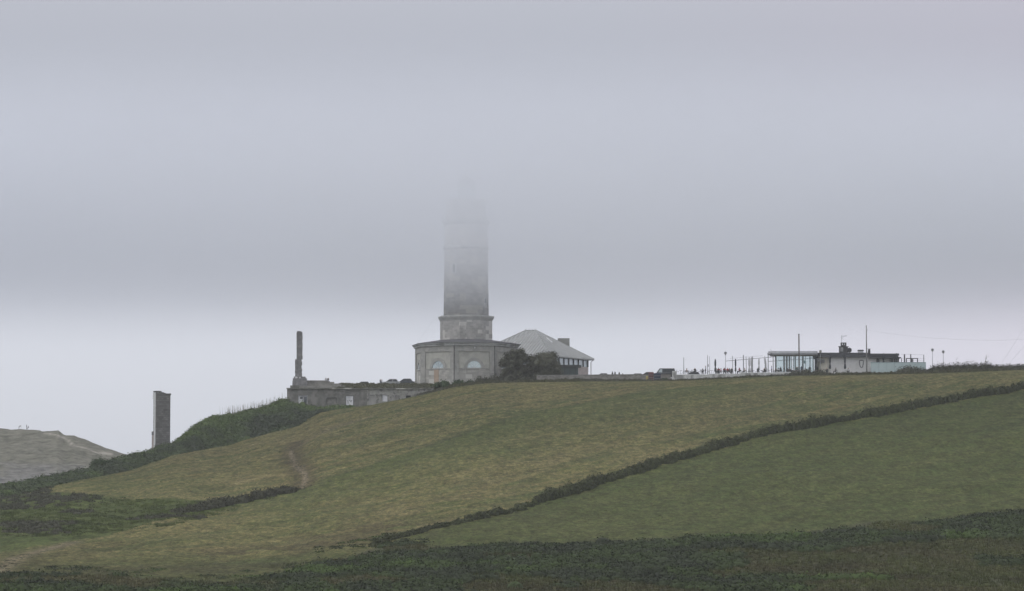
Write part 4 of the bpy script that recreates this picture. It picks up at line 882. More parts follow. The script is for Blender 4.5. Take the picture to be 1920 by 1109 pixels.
def person(pose, loc, rz, shirt, trs, hair, label, group=None, sc=1.0):
    o = bpy.data.objects.new('person', FIG[pose]); COL.objects.link(o); o.location = loc; o.rotation_euler.z = rz; o.scale = (sc,) * 3
    for i, m_ in enumerate((M_skin, cloth(shirt), cloth(trs), cloth(hair), cloth(BLK))):
        o.material_slots[i].link = 'OBJECT'; o.material_slots[i].material = m_
    return tag(o, label, 'person', group)

# ------------------------------------------------------------------ café terrace: floor and boundary wall
CF = 606.0; FLZ = Z(702.5, 604)
m = MB(); m.pbox(1268, 1740, 702.5, 722, 599.2, 640)
tf = m.build('terrace_floor', mat('terrace_paving', (.20, .195, .19), .9, .15, 2)); tf['kind'] = 'structure'
CW = 598.2
cw = empty('terrace_wall', (X(1380, CW), CW, Z(716, CW)), 'low weathered white rendered wall along the café terrace', 'wall')
wm = mat('weathered_render', (.58, .58, .565), .9, .25, 1.4, stain=(.30, .30, .29), stain_scale=.8, stretch=(1, 1, .5)); cap_m = mat('white_coping', (.80, .80, .79), .7, .08)
m = MB(cw.location); c = MB(cw.location)
for a, b, r in ((1264, 1326.5, 703.5), (1329.5, 1391, 702.3), (1391, 1455, 700), (1459, 1512, 699)):
    m.pbox(a, b, r, 722, CW, CW + .35); c.pbox(a - .2, b + .2, r - 1.2, r - .02, CW - .06, CW + .41)
m.build('wall_face', wm, cw); c.build('coping', cap_m, cw)
for a, b, r in ((1260.5, 1268.5, 696), (1326.5, 1329.5, 702.6), (1388.5, 1392, 698.6), (1455, 1459, 697)):
    m = MB(cw.location); m.pbox(a, b, r, 722, CW - .1, CW + .5); m.build('pier', wm, cw)

# ------------------------------------------------------------------ café
cafe = empty('cafe_building', (X(1600, CF), CF, FLZ), 'long white single-storey café with a dark flat roof and chimneys', 'building')
wallm = mat('cafe_white', (.72, .71, .695), .85, .06, 1, stain=(.60, .59, .57)); cream = mat('cafe_cream', (.58, .55, .47), .85, .1, 1.5); roofm = mat('cafe_roof_edge', (.075, .078, .085), .75, .15, 1.5)
def PB(name, parent, mm, *boxes, label=None):
    m = MB(cafe.location)
    for b in boxes: m.pbox(*b)
    return m.build(name, mm, parent, label=label)
PB('wall', cafe, wallm, (1556, 1642, 669, 703.5, CF, CF + 8), (1642, 1668, 669, 703.5, CF + .6, CF + 8)); PB('side_wall', cafe, mat('grey_wall', (.32, .32, .31), .9, .1), (1668, 1686, 669, 703.5, CF + 1, CF + 8))
PB('entrance_wall', cafe, cream, (1537, 1555.8, 670, 703.5, CF + .1, CF + 8))
PB('roof', cafe, roofm, (1533, 1630, 661.6, 665.4, CF - .5, CF + 9), (1534, 1631, 665.5, 669.8, CF - .9, CF + 8.8), (1630.2, 1686, 663.2, 667, CF - .4, CF + 9), (1631.2, 1689.5, 670, 672, CF - .9, CF + 8.6), (1631.2, 1684, 667.05, 669.95, CF - .2, CF + 8.5))
ch = PB('chimney', cafe, mat('chimney_block', (.085, .085, .088), .85, .2), (1574.5, 1590, 650.5, 661.5, CF + 2, CF + 3.6), (1573, 1591.5, 649.6, 650.4, CF + 1.8, CF + 3.8), (1577, 1579.2, 642.6, 649.5, CF + 2.2, CF + 3.2), (1581.2, 1583.2, 644, 647.2, CF + 2.2, CF + 3.2), (1585, 1587, 642.6, 649.5, CF + 2.2, CF + 3.2), (1579.2, 1585, 647.3, 649.5, CF + 2.2, CF + 3.2), (1579.2, 1585, 642.6, 643.9, CF + 2.2, CF + 3.2))
PB('vent_grille', ch, mat('pale_grille', (.30, .30, .30), .8), (1575.8, 1581, 651.5, 659.5, CF + 1.93, CF + 1.997))
m = MB(cafe.location); q = W(1592.3, 657, CF + 1.2); m.lathe((0, 0, 0), [(.02, 0), (.3, .04), (.5, .14), (.52, .18), (.3, .1), (.02, .06)], 20)
dish = m; vs = [Vector(v) + m.o for v in m.v]; m.v = [tuple(Vector((v.x, -v.z, v.y)) + q - m.o) for v in vs]; m.tube([q, q + Vector((0, .5, -.6)), q + Vector((0, .6, -.75))], .04, 5); m.build('satellite_dish', M_dark, cafe, smooth=True)
PB('roof_unit', cafe, M_white, (1609.5, 1619, 658.6, 663, CF + 2, CF + 3)); PB('unit_lid', cafe, M_dark, (1609, 1619.5, 656.2, 658.5, CF + 1.9, CF + 3.1))
fl = PB('flue', cafe, M_dark, (1627.8, 1632, 657, 664, CF + 2, CF + 2.6)); PB('cowl', fl, M_dark, (1628.5, 1631.3, 655.2, 656.98, CF + 2.1, CF + 2.5), (1627.3, 1632.6, 654.3, 655.15, CF + 1.9, CF + 2.7))
m = MB(cafe.location); a = W(1578, 642.5, CF + 2.7); m.tube([a, W(1577.6, 629.5, CF + 2.7)], .035, 5); m.tube([W(1577.4, 632.2, CF + 2.7), W(1588.5, 629.5, CF + 2.7)], .03, 4)
for i in range(7): q = W(1579 + i * 1.4, 631.9 - i * .36, CF + 2.7); m.tube([q + Vector((0, -.25, -.12 - .03 * (6 - i))), q + Vector((0, .25, .12 + .03 * (6 - i)))], .016, 4)
m.tube([W(1577.8, 634.5, CF + 2.7), W(1582, 636.3, CF + 2.7)], .025, 4); m.build('antenna', M_grey, cafe)
# outlined shield emblem on the wall
m = MB(cafe.location); pts = []; dE = CF - .05
ol = [(1611.3, 676.6), (1615, 676.1), (1618.9, 676.6), (1618.6, 682), (1617.7, 687), (1616.4, 689.4), (1614.6, 689.6), (1613.2, 688), (1612, 684), (1611.3, 676.6)]
m.tube([W(p, r, dE) for p, r in ol], .09, 6); m.build('emblem', mat('emblem_grey', (.16, .16, .165), .7), cafe)
PB('door', cafe, mat('door_grey', (.20, .20, .20), .6), (1552.4, 1553.2, 671, 703.4, CF + .03, CF + .095), (1538, 1540.5, 674, 682, CF - .3, CF + .095)); PB('air_conditioner', cafe, mat('unit_grey', (.25, .25, .25), .6), (1533.5, 1537.5, 672, 678, CF - .5, CF + .08)); PB('air_conditioner', cafe, mat('unit_grey', (.25, .25, .25), .6), (1541.5, 1546, 674, 680.5, CF - .35, CF + .08))
PB('window', cafe, M_darkpane, (1643.5, 1649, 673.2, 690, CF + .5, CF + .595)); PB('window', cafe, M_darkpane, (1671, 1674, 673.2, 690, CF + .93, CF + .995)); PB('window', cafe, M_darkpane, (1676.5, 1679, 673.2, 690, CF + .93, CF + .995))
# glass dining pavilion
GD = 605.6
gp = empty('glass_pavilion', (X(1490, GD), GD, FLZ), 'glass-walled dining pavilion with a pale flat roof joined to the café', 'pavilion')
def GB(name, parent, mm, *boxes):
    m = MB(gp.location)
    for b in boxes: m.pbox(*b)
    return m.build(name, mm, parent)
rfp = mat('pavilion_fascia', (.55, .55, .58), .7, .1)
GB('roof', gp, rfp, (1445, 1533, 658.6, 663.2, GD - .8, GD + 7), (1449, 1533, 663.3, 665.6, GD - .4, GD + 6.6)); GB('soffit_beam', gp, mat('olive_beam', (.20, .20, .17), .8), (1451.5, 1533, 665.7, 668.2, GD - .1, GD + .3)); GB('soffit_beam', gp, mat('olive_beam', (.20, .20, .17), .8), (1451.5, 1533, 665.7, 668, GD + 6, GD + 6.3))
m = MB(gp.location); m.pbox(1440.6, 1447, 659, 661.6, GD - .9, GD - .5); m.tube([W(1446.4, 659, GD - .7), W(1444.6, 655.4, GD - .7)], .05, 5); m.build('awning_box', rfp, gp)
fr_m = mat('pavilion_frame', (.14, .165, .165), .6, .1)
for (a, b, dd) in ((1449.2, 1450.4, 0), (1453.2, 1454.8, .1), (1468.8, 1471.8, 0), (1489.8, 1492.2, 0), (1504, 1505.4, 0), (1518, 1519.6, 0), (1523.8, 1525.6, 0), (1455, 1456.2, 6), (1473.5, 1474.6, 6), (1483.3, 1484.4, 6), (1487, 1488, 6), (1510.2, 1511, 6), (1527.5, 1529, 6)):
    GB('post', gp, fr_m, (a, b, 668.1, 702.4, GD + dd, GD + dd + .15))
for a, b in ((1455, 1468.7), (1471.9, 1489.7), (1492.3, 1503.9), (1505.5, 1517.9), (1519.7, 1523.7)): GB('glass_pane', gp, M_glass, (a, b, 668.3, 702.3, GD + .05, GD + .08))
for a, b in ((1456.3, 1473.4), (1474.7, 1483.2), (1488.1, 1510.1), (1511.1, 1527.4)): GB('glass_pane', gp, M_glass, (a, b, 668.3, 702.3, GD + 6.05, GD + 6.08))
for a, b, q in ((1474.8, 1477, 5.6), (1479, 1481.5, 5.6), (1505.6, 1507, .5)): GB('curtain', gp, mat('grey_curtain', (.36, .36, .37), .9, .2, 4, stretch=(4, 4, .3)), (a, b, 668.3, 700, GD + q, GD + q + .3))
GB('poster', gp, mat('teal_poster', (.25, .42, .43), .6), (1507.3, 1510, 676, 682, GD + .1, GD + .14))

# bare awning frame out on the terrace
af = empty('pergola_frame', (X(1410, 606), 606, FLZ), 'bare metal pergola frame of thin posts and sloping rails over the terrace tables', 'pergola')
for p, r, w, d in ((1374, 668, .055, 606), (1394, 666, .09, 604), (1399.6, 669, .055, 607), (1411.3, 668.5, .06, 605), (1434.6, 668, .05, 606), (1440.4, 662.5, .08, 604.6)):
    m = MB(af.location); m.tube([(X(p, d), d, FLZ), (X(p - (.6 if w < .056 else 0), d), d, Z(r, d))], w, 6); m.build('post', M_grey, af)
for pts in ([(1361, 677.4), (1394, 674.6), (1434, 671), (1455, 669)], [(1441, 678), (1470, 676), (1500, 674.2), (1531, 671)], [(1368, 672.6), (1430, 667.2)]):
    m = MB(af.location); thn = .018 if pts[0][0] == 1368 else .05; m.tube([W(p, r, 606.6) for p, r in pts], thn, 6); m.build('rail', M_grey, af)

# posts, poles, lamps
def post(name, px, r0, d, r, label, mm, cat='post', zb=None, r2=None, arm=None):
    z0 = FLZ if zb is None else zb; x = X(px, d); e = empty(name, (x, d, z0), label, cat); m = MB((x, d, z0)); top = Z(r0, d)
    m.tube([(x, d, z0), (x + .01, d, (z0 + top) / 2), (x, d, top)], r, 8, 0, r2 or r * .8); m.build('shaft', mm, e, smooth=True)
    if arm: m = MB((x, d, z0)); arm(m, x, d, top); m.build('arm', M_grey, e)
    return e
post('metal_post', 1282, 670.5, 603, .07, 'thin metal post with a short arm at the left end of the terrace', M_grey, arm=lambda m, x, d, t: m.tube([(x, d, t - .35), (x + .45, d, t - .4)], .02, 4))
post('metal_post', 1326.8, 666.5, 603, .055, 'thin dark metal post right of the person in the white shirt', M_dark, arm=lambda m, x, d, t: m.box(x + .05, x + .2, d, d + .15, t - 2.4, t - 1.9))
post('metal_post', 1330.6, 668.5, 604, .045, 'pale thin metal post just right of the dark one', M_grey)
post('wooden_pole', 1498.3, 627, 600.6, .15, 'thick dark wooden pole in front of the glass pavilion', M_wood, 'pole', zb=24.9, r2=.13, arm=lambda m, x, d, t: [m.box(x - .17, x + .17, d - .17, d + .17, t - .12, t + .05)] )
post('utility_pole', 1625, 610, 602, .17, 'tall tapering pale utility pole in front of the white café wall', mat('pole_concrete', (.24, .24, .23), .85, .25, 3), 'pole', zb=25.0, r2=.09, arm=lambda m, x, d, t: m.tube([(x, d, t - .9), (x + .35, d, t - .95)], .03, 4))
M_globe = mat('globe_glass', (.46, .47, .48), .35, .08, 3, spec=.6)
def lamp(px, rg_, d, label, zb, col=M_globe):
    x = X(px, d); e = empty('street_lamp', (x, d, zb), label, 'lamp', 'globe lamps on the headland'); zg = Z(rg_, d)
    m = MB(e.location); m.tube([(x, d, zb), (x, d, zg - .3)], .055, 8, 0, .04); m.lathe((x, d, 0), [(.12, zg - .33), (.16, zg - .28), (.12, zg - .24)], 10); m.build('post', M_grey, e, smooth=True)
    m = MB(e.location); pr = [(.30 * math.sin(a), zg - .30 * math.cos(a)) for a in np.linspace(.25, math.pi - .02, 10)]; m.lathe((x, d, 0), pr, 16); m.build('globe', col, e, smooth=True)
    m = MB(e.location); m.lathe((x, d, 0), [(.31, zg + .04), (.29, zg + .14), (.2, zg + .27), (.02, zg + .33)], 14); m.build('cap', M_grey, e, smooth=True)
lamp(1360.4, 662.5, 604, 'globe lamp standing over the diners left of the pergola frame', FLZ); lamp(1538.4, 659.5, 603.5, 'globe lamp in front of the café entrance wall', FLZ, mat('cream_globe', (.48, .47, .40), .4, .05))
lamp(1748.6, 656.5, 612, 'taller left globe lamp behind the bushes beyond the café', 26.0); lamp(1768.8, 660, 612, 'shorter right globe lamp behind the bushes beyond the café', 26.0)
# furled parasols
def parasol(px, r0, r1, d, col, label, wide=1.0, zb=None, lean=0.):
    zb = FLZ if zb is None else zb; x = X(px, d); e = empty('parasol', (x, d, zb), label, 'parasol', 'furled parasols on the terrace'); t, b = Z(r0, d), Z(r1, d); h = t - b
    m = MB(e.location); m.tube([(x, d, zb + .1), (x + lean, d, t)], .03, 6); m.build('pole', M_grey, e)
    m = MB(e.location); m.lathe((x, d, zb), [(.28, 0), (.28, .08), (.06, .12), (.05, .3)], 10); m.build('base', M_dark, e)
    m = MB(e.location); n = 12; prof = [(.05, 1.0), (.13, .93), (.19, .72), (.185, .5), (.11, .36), (.17, .26), (.22, .1), (.16, 0.)]
    vs = []; fs = []
    for i, (r, f) in enumerate(prof):
        for j in range(n): rr = r * wide * (1.0 if j % 2 else .74); a = 2 * math.pi * j / n; vs.append((x + lean * f + rr * math.cos(a), d + rr * math.sin(a), b + h * f))
    for i in range(len(prof) - 1): fs += [(i * n + j, i * n + (j + 1) % n, (i + 1) * n + (j + 1) % n, (i + 1) * n + j) for j in range(n)]
    fs += [tuple(range(n)), tuple((len(prof) - 1) * n + j for j in range(n))]; m.add(vs, fs); m.build('canopy', col, e)
pd = mat('charcoal_canvas', (.045, .05, .056), .9, .15, 5); pw = mat('white_canvas', (.48, .48, .49), .9, .2, 5, stretch=(3, 3, .4))
parasol(1341.2, 673.5, 697, 603, pd, 'charcoal furled parasol alone on the left part of the terrace', 1.15); parasol(1379.2, 673, 697, 604, pd, 'charcoal furled parasol between the globe lamp and the thick post')
parasol(1404.8, 670, 699, 604.2, pw, 'left of the two grey-white furled parasols standing close together', 1.15); parasol(1409.2, 669.5, 699, 605.6, pw, 'right of the two grey-white furled parasols standing close together', 1.3); parasol(1423, 672.5, 693, 604, pw, 'slim grey-white furled parasol behind the person in dark green')
parasol(1437, 670, 697, 606, pw, 'leaning grey-white furled parasol at the corner of the glass pavilion', 1.2, lean=-.35); parasol(1530.3, 665, 695, 603.8, pd, 'charcoal furled parasol between the glass pavilion and the entrance wall', 1.2)
parasol(1556.3, 665.5, 692, 603, pd, 'charcoal furled parasol left of centre against the white café wall', 1.15); parasol(1584.4, 663.5, 692, 603, pd, 'charcoal furled parasol below the café chimney', 1.2)
parasol(1645.6, 664.5, 684, 606.0, pd, 'thin charcoal furled parasol behind the left end of the teal screen', .8); parasol(1656.5, 662.5, 684, 604.0, pd, 'wide charcoal furled parasol behind the teal glass screen', 1.35); parasol(1681.4, 662.5, 684, 604.6, pd, 'charcoal furled parasol at the right end of the café roof', 1.2)
# teal glass wind screen with its frame
SD = 601.4
ts = empty('wind_screen', (X(1684, SD), SD, Z(699, SD)), 'teal glass wind screen standing in front of the right half of the café', 'screen')
for i in range(7):
    a = 1633 + i * 14.7; m = MB(ts.location); m.pbox(a + .3, a + 14.4, 680.2, 701, SD, SD + .04); m.build('glass_panel', M_teal, ts)
m = MB(ts.location); m.pbox(1632.6, 1736, 679.4, 680.15, SD - .05, SD + .09); m.build('top_rail', mat('teal_rail', (.28, .36, .37), .6), ts)
for i in range(8): m = MB(ts.location); m.pbox(1632.7 + i * 14.7, 1633.2 + i * 14.7, 680.2, 702, SD - .03, SD + .08); m.build('post', mat('teal_rail', (.28, .36, .37)), ts)
# open frame with wires at the right end
wf = empty('wire_frame', (X(1715, 606), 606, FLZ), 'open frame of four posts and taut wires right of the café roof', 'frame')
for p, r, w in ((1696.3, 664.5, .13), (1708, 664.5, .10), (1732.4, 665.5, .06), (1690.5, 672, .06)): m = MB(wf.location); m.box(X(p, 606) - w, X(p, 606) + w, 606, 606.2, FLZ, Z(r, 606)); m.build('post', mat('slate_post', (.14, .14, .155), .7), wf)
for r in (664.9, 672.3, 676): m = MB(wf.location); m.tube([W(1690, r - .3, 606.1), W(1732.4, r + .8, 606.1)], .022, 4); m.build('wire', M_grey, wf)
for (a, b, lab) in ((1699.5, 1710.5, 'left of two dark square frames behind the teal screen'), (1711.5, 1721.5, 'right of two dark square frames behind the teal screen')):
    e = empty('bar_table', (X((a + b) / 2, 604.5), 604.5, FLZ), lab, 'table', 'tall dark framed tables'); m = MB(e.location); m.pbox(a, b, 671.8, 673, 604.5, 605.3); m.build('table_top', M_dark, e)
    for p in (a + .1, b - 1.1):
        for dd in (604.52, 605.15): m = MB(e.location); m.box(X(p, 604.5), X(p + 1, 604.5), dd, dd + .1, FLZ, Z(673.05, 604.5)); m.build('leg', M_dark, e)

# wires
zr_ = 26.0
x2 = X(1968, 588); e = empty('utility_pole', (x2, 588, zr_), 'utility pole just outside the right edge carrying the wires', 'pole'); m = MB(e.location); m.tube([(x2, 588, zr_), (x2, 588, Z(536, 588))], .17, 8, 0, .12); m.build('shaft', M_wood, e)
def wire(a, b, sag, label, r=.018):
    a, b = Vector(a), Vector(b); m = MB(a); m.tube([a.lerp(b, t) - Vector((0, 0, sag * 4 * t * (1 - t))) for t in np.linspace(0, 1, 25)], r, 4); tag(m.build('overhead_wire', M_grey), label, 'wire')
ptop = W(1625.8, 619.5, 602); wire(ptop, W(1968, 634, 588), 1.15, 'long sagging wire running right from the tall utility pole', .012)
def ground_at(px, d): x = X(px, d); return Vector((x, d, float(TZ(x, d))))
wire(W(1968, 540, 588), ground_at(1869, 590) , 0, 'longer steep guy wire at the right edge of the picture', .015); wire(W(1968, 596, 588), ground_at(1880, 590), 0, 'lower guy wire at the right edge of the picture', .015)

# ------------------------------------------------------------------ tables, chairs and the people on them
def make_chair():
    e = empty('chair', (0, 0, 0)); m = MB(); m.box(-.22, .22, -.22, .22, .43, .47); m.build('seat', M_dark, e)
    m = MB(); m.box(-.24, -.20, -.21, .21, .60, .88); m.build('backrest', M_dark, e)
    for sx in (-1, 1):
        for sy in (-1, 1): m = MB(); m.tube([(sx * .21, sy * .2, 0), (sx * .20, sy * .19, .43 if sx > 0 else .86)], .016, 4); m.build('leg', M_dark, e)
    return e
def make_table():
    e = empty('table', (0, 0, 0)); m = MB(); m.lathe((0, 0, 0), [(.38, .71), (.38, .74)], 16); m.build('table_top', mat('table_top_grey', (.12, .12, .12), .5), e)
    m = MB(); m.tube([(0, 0, .03), (0, 0, .71)], .03, 6); m.build('leg', M_dark, e); m = MB(); m.lathe((0, 0, 0), [(.24, 0), (.22, .03)], 12); m.build('base', M_dark, e); return e
chair0, table0 = make_chair(), make_table(); used = {}
def copy_thing(src, loc, rz, label, cat, group):
    if used.get(src.name): 
        r = src.copy(); COL.objects.link(r)
        for ch_ in list(src.children):
            if ch_.parent is src: c_ = ch_.copy(); COL.objects.link(c_); c_.parent = r
    else: r = src; used[src.name] = True
    r.location = loc; r.rotation_euler = (0, 0, rz); return tag(r, label, cat, group)
FLT = FLZ
diners = [  # px, distance, facing, shirt, trousers, hair, words
 (1287.4, 604.5, 0.2, TAN, BLK, GRAY, 'fair-haired person in tan at the far left of the terrace'),
 (1303, 604, 2.8, BLK, BLK, BLK, 'person in black leaning back above the parked grey car'),
 (1317.5, 605.5, .3, WHT, GRAY, BLK, 'person in pale clothes sitting left of the one in the white shirt'),
 (1323, 602.6, 2.9, WHT, NAVY, BLK, 'dark-haired person in a white shirt left of the thin dark post'),
 (1343.8, 605.3, 3.0, WHT, NAVY, GRAY, 'person in a white top right of the first charcoal parasol'),
 (1347.4, 603.4, .1, RED, NAVY, BLK, 'person in a dark red top near the first charcoal parasol'),
 (1352, 604.6, 2.9, PINK, NAVY, BLK, 'person in a rosy top facing the one in dark red'),
 (1358.2, 603, .2, RED, BLK, BLK, 'person in a red top just left of the globe lamp post'),
 (1364.2, 602.6, 3.0, RED, BLK, BLK, 'person in a bright red top right of the globe lamp post'),
 (1367.6, 605, .2, BLK, BLK, BLK, 'person in black behind the bright red top'),
 (1372, 603.2, 3.1, DGR, BLK, BLK, 'person in dark green left of the second charcoal parasol'),
 (1386.5, 602.6, 1.2, PINK, NAVY, BLK, 'person in a pink checked shirt right of the second charcoal parasol'),
 (1396.6, 603, 2.9, TAN, BLK, BLK, 'person in a tan top beside the thick pergola post'),
 (1421.5, 603, .1, DGR, BLK, BLK, 'person in dark green before the slim white parasol'),
 (1433.6, 603, 2.5, BLK, BLK, BLK, 'person hunched in black left of the pavilion corner post'),
 (1446.8, 602.5, 0, LIL, NAVY, BLK, 'person in a lilac shirt beside the pavilion corner'),
 (1455, 604.4, 3.0, GRAY, BLK, BLK, 'grey-dressed person behind the first glass pane'),
 (1459.5, 603.2, .2, WHT, BLK, BLK, 'person in a white top behind the first glass pane'),
 (1470.2, 603.6, 3.1, BLK, BLK, BLK, 'person in black at the wide teal pavilion post'),
 (1477, 604.3, .1, GRAY, BLK, BLK, 'left one of two grey-dressed people in mid pavilion'),
 (1481.5, 604.5, 3.0, GRAY, BLK, BLK, 'right one of two grey-dressed people in mid pavilion'),
 (1487.2, 603, .3, WHT, GRAY, BLK, 'dark-haired person in a cream top left of the wooden pole'),
 (1494.4, 604.2, 2.8, DGR, BLK, BLK, 'person in dark green just left of the wooden pole'),
 (1503, 603.2, .1, NAVY, BLK, BLK, 'person in navy just right of the wooden pole'),
 (1510, 603, 3.0, WHT, BLK, BLK, 'person in a white top right of the wooden pole'),
 (1518.4, 604.4, .4, BLK, BLK, BLK, 'person in black near the right end of the glass pavilion'),
 (1550.2, 603, .1, GRAY, BLK, TAN, 'fair-haired person in grey before the café entrance wall'),
 (1567.4, 602.8, 2.9, BLK, BLK, BLK, 'person in black between the two wall-side parasols'),
 (1590.5, 603, 3.0, WHT, BLK, BLK, 'person in a white top right of the parasol below the chimney')]
for i, (p, d, rz, sh, tr, hr_, lab) in enumerate(diners):
    rz = rz + 1.3 if i % 3 else rz; up = .35 if p < 1400 and p > 1330 else .25 if p < 1500 else .35
    loc = Vector((X(p, d), d, FLZ))
    if p in (1323, 1446.8, 1470.2, 1494.4, 1503, 1518.4): person('standing', loc, rz, sh, tr, hr_, lab, 'people standing on the café terrace', 1.06); continue
    person('seated', loc, rz, sh, tr, hr_, lab, 'diners seated on the café terrace', 1.16 if i % 2 else 1.12)
    dv = Vector((math.cos(rz), math.sin(rz), 0))
    copy_thing(chair0, loc - dv * .02, rz, 'chair under the ' + lab, 'chair', 'chairs on the café terrace')
    if i % 2 == 0: copy_thing(table0, loc + dv * .80, 0, 'table before the ' + lab, 'table', 'tables on the café terrace')
person('standing', (X(1463.5, 604.9), 604.9, FLZ), 1.0, BLK, BLK, BLK, 'person in black standing inside the left of the glass pavilion')
person('standing', (X(1532.6, 602.4), 602.4, FLZ), 2.0, BLK, BLK, BLK, 'person in black standing where the glass pavilion meets the café')
shelf = Z(716.8, 608.3)
for p, sh, rz, lab in ((611, WHT, -1.2, 'person in a white top sitting on the ruined building roof'), (615.4, BLK, -1.9, 'person in black sitting next to the white top on the ruined roof')):
    person('seated', (X(p, 609.5), 609.5, Z(718.5, 609.5)), rz, sh, NAVY, BLK, lab, None, .95)
for i in range(17):                                     # the empty tables and chairs along the wall
    p = 1274 + i * 15.2 + RNG.uniform(-2.5, 2.5); d = 600.7 + RNG.uniform(0, .8); q = Vector((X(p, d), d, FLZ))
    copy_thing(table0, q, 0, 'small dark empty café table in the row behind the white terrace wall', 'table', 'empty tables along the terrace wall')
    for s_ in (-1, 1): copy_thing(chair0, q + Vector((s_ * .62, .1 * s_, 0)), 0 if s_ < 0 else math.pi, 'dark empty café chair in the row behind the white terrace wall', 'chair', 'empty chairs along the terrace wall')
e = empty('bench', (X(613.5, 609.5), 609.6, Z(718.5, 609.5) - .02), 'low stone bench block under the two people on the ruined roof', 'bench'); m = MB(e.location); m.box(X(608.5, 609.5), X(618.5, 609.5), 609.3, 610.0, Z(727, 609.5), Z(718.5, 609.5) + .40); m.build('seat', ww, e)
for p, sh, rz, lab in ((713, BLK, -.6, 'person in black crouching low on the grass left of the parked cars'), (716, WHT, -2.4, 'person in a pale top low on the grass by the parked cars')):
    x = X(p, 612); person('seated', (x, 612, Z(720.6, 612)), rz, sh, NAVY, BLK, lab, None, .88)
hx = lambda px: X(px, 900, 800)
person('bent', (hx(35.5), 900, FZ(36) - .1), 0, GRAY, NAVY, BLK, 'person bending forward on top of the far left hill'); 
person('standing', (hx(50), 900, FZ(50) - .1), 0, NAVY, NAVY, BLK, 'person standing upright on top of the far left hill', None, .95); person('seated', (hx(53.6), 900, FZ(53) - .05), 3.1, NAVY, BLK, BLK, 'person sitting beside the standing one on the far left hill', None, .95)

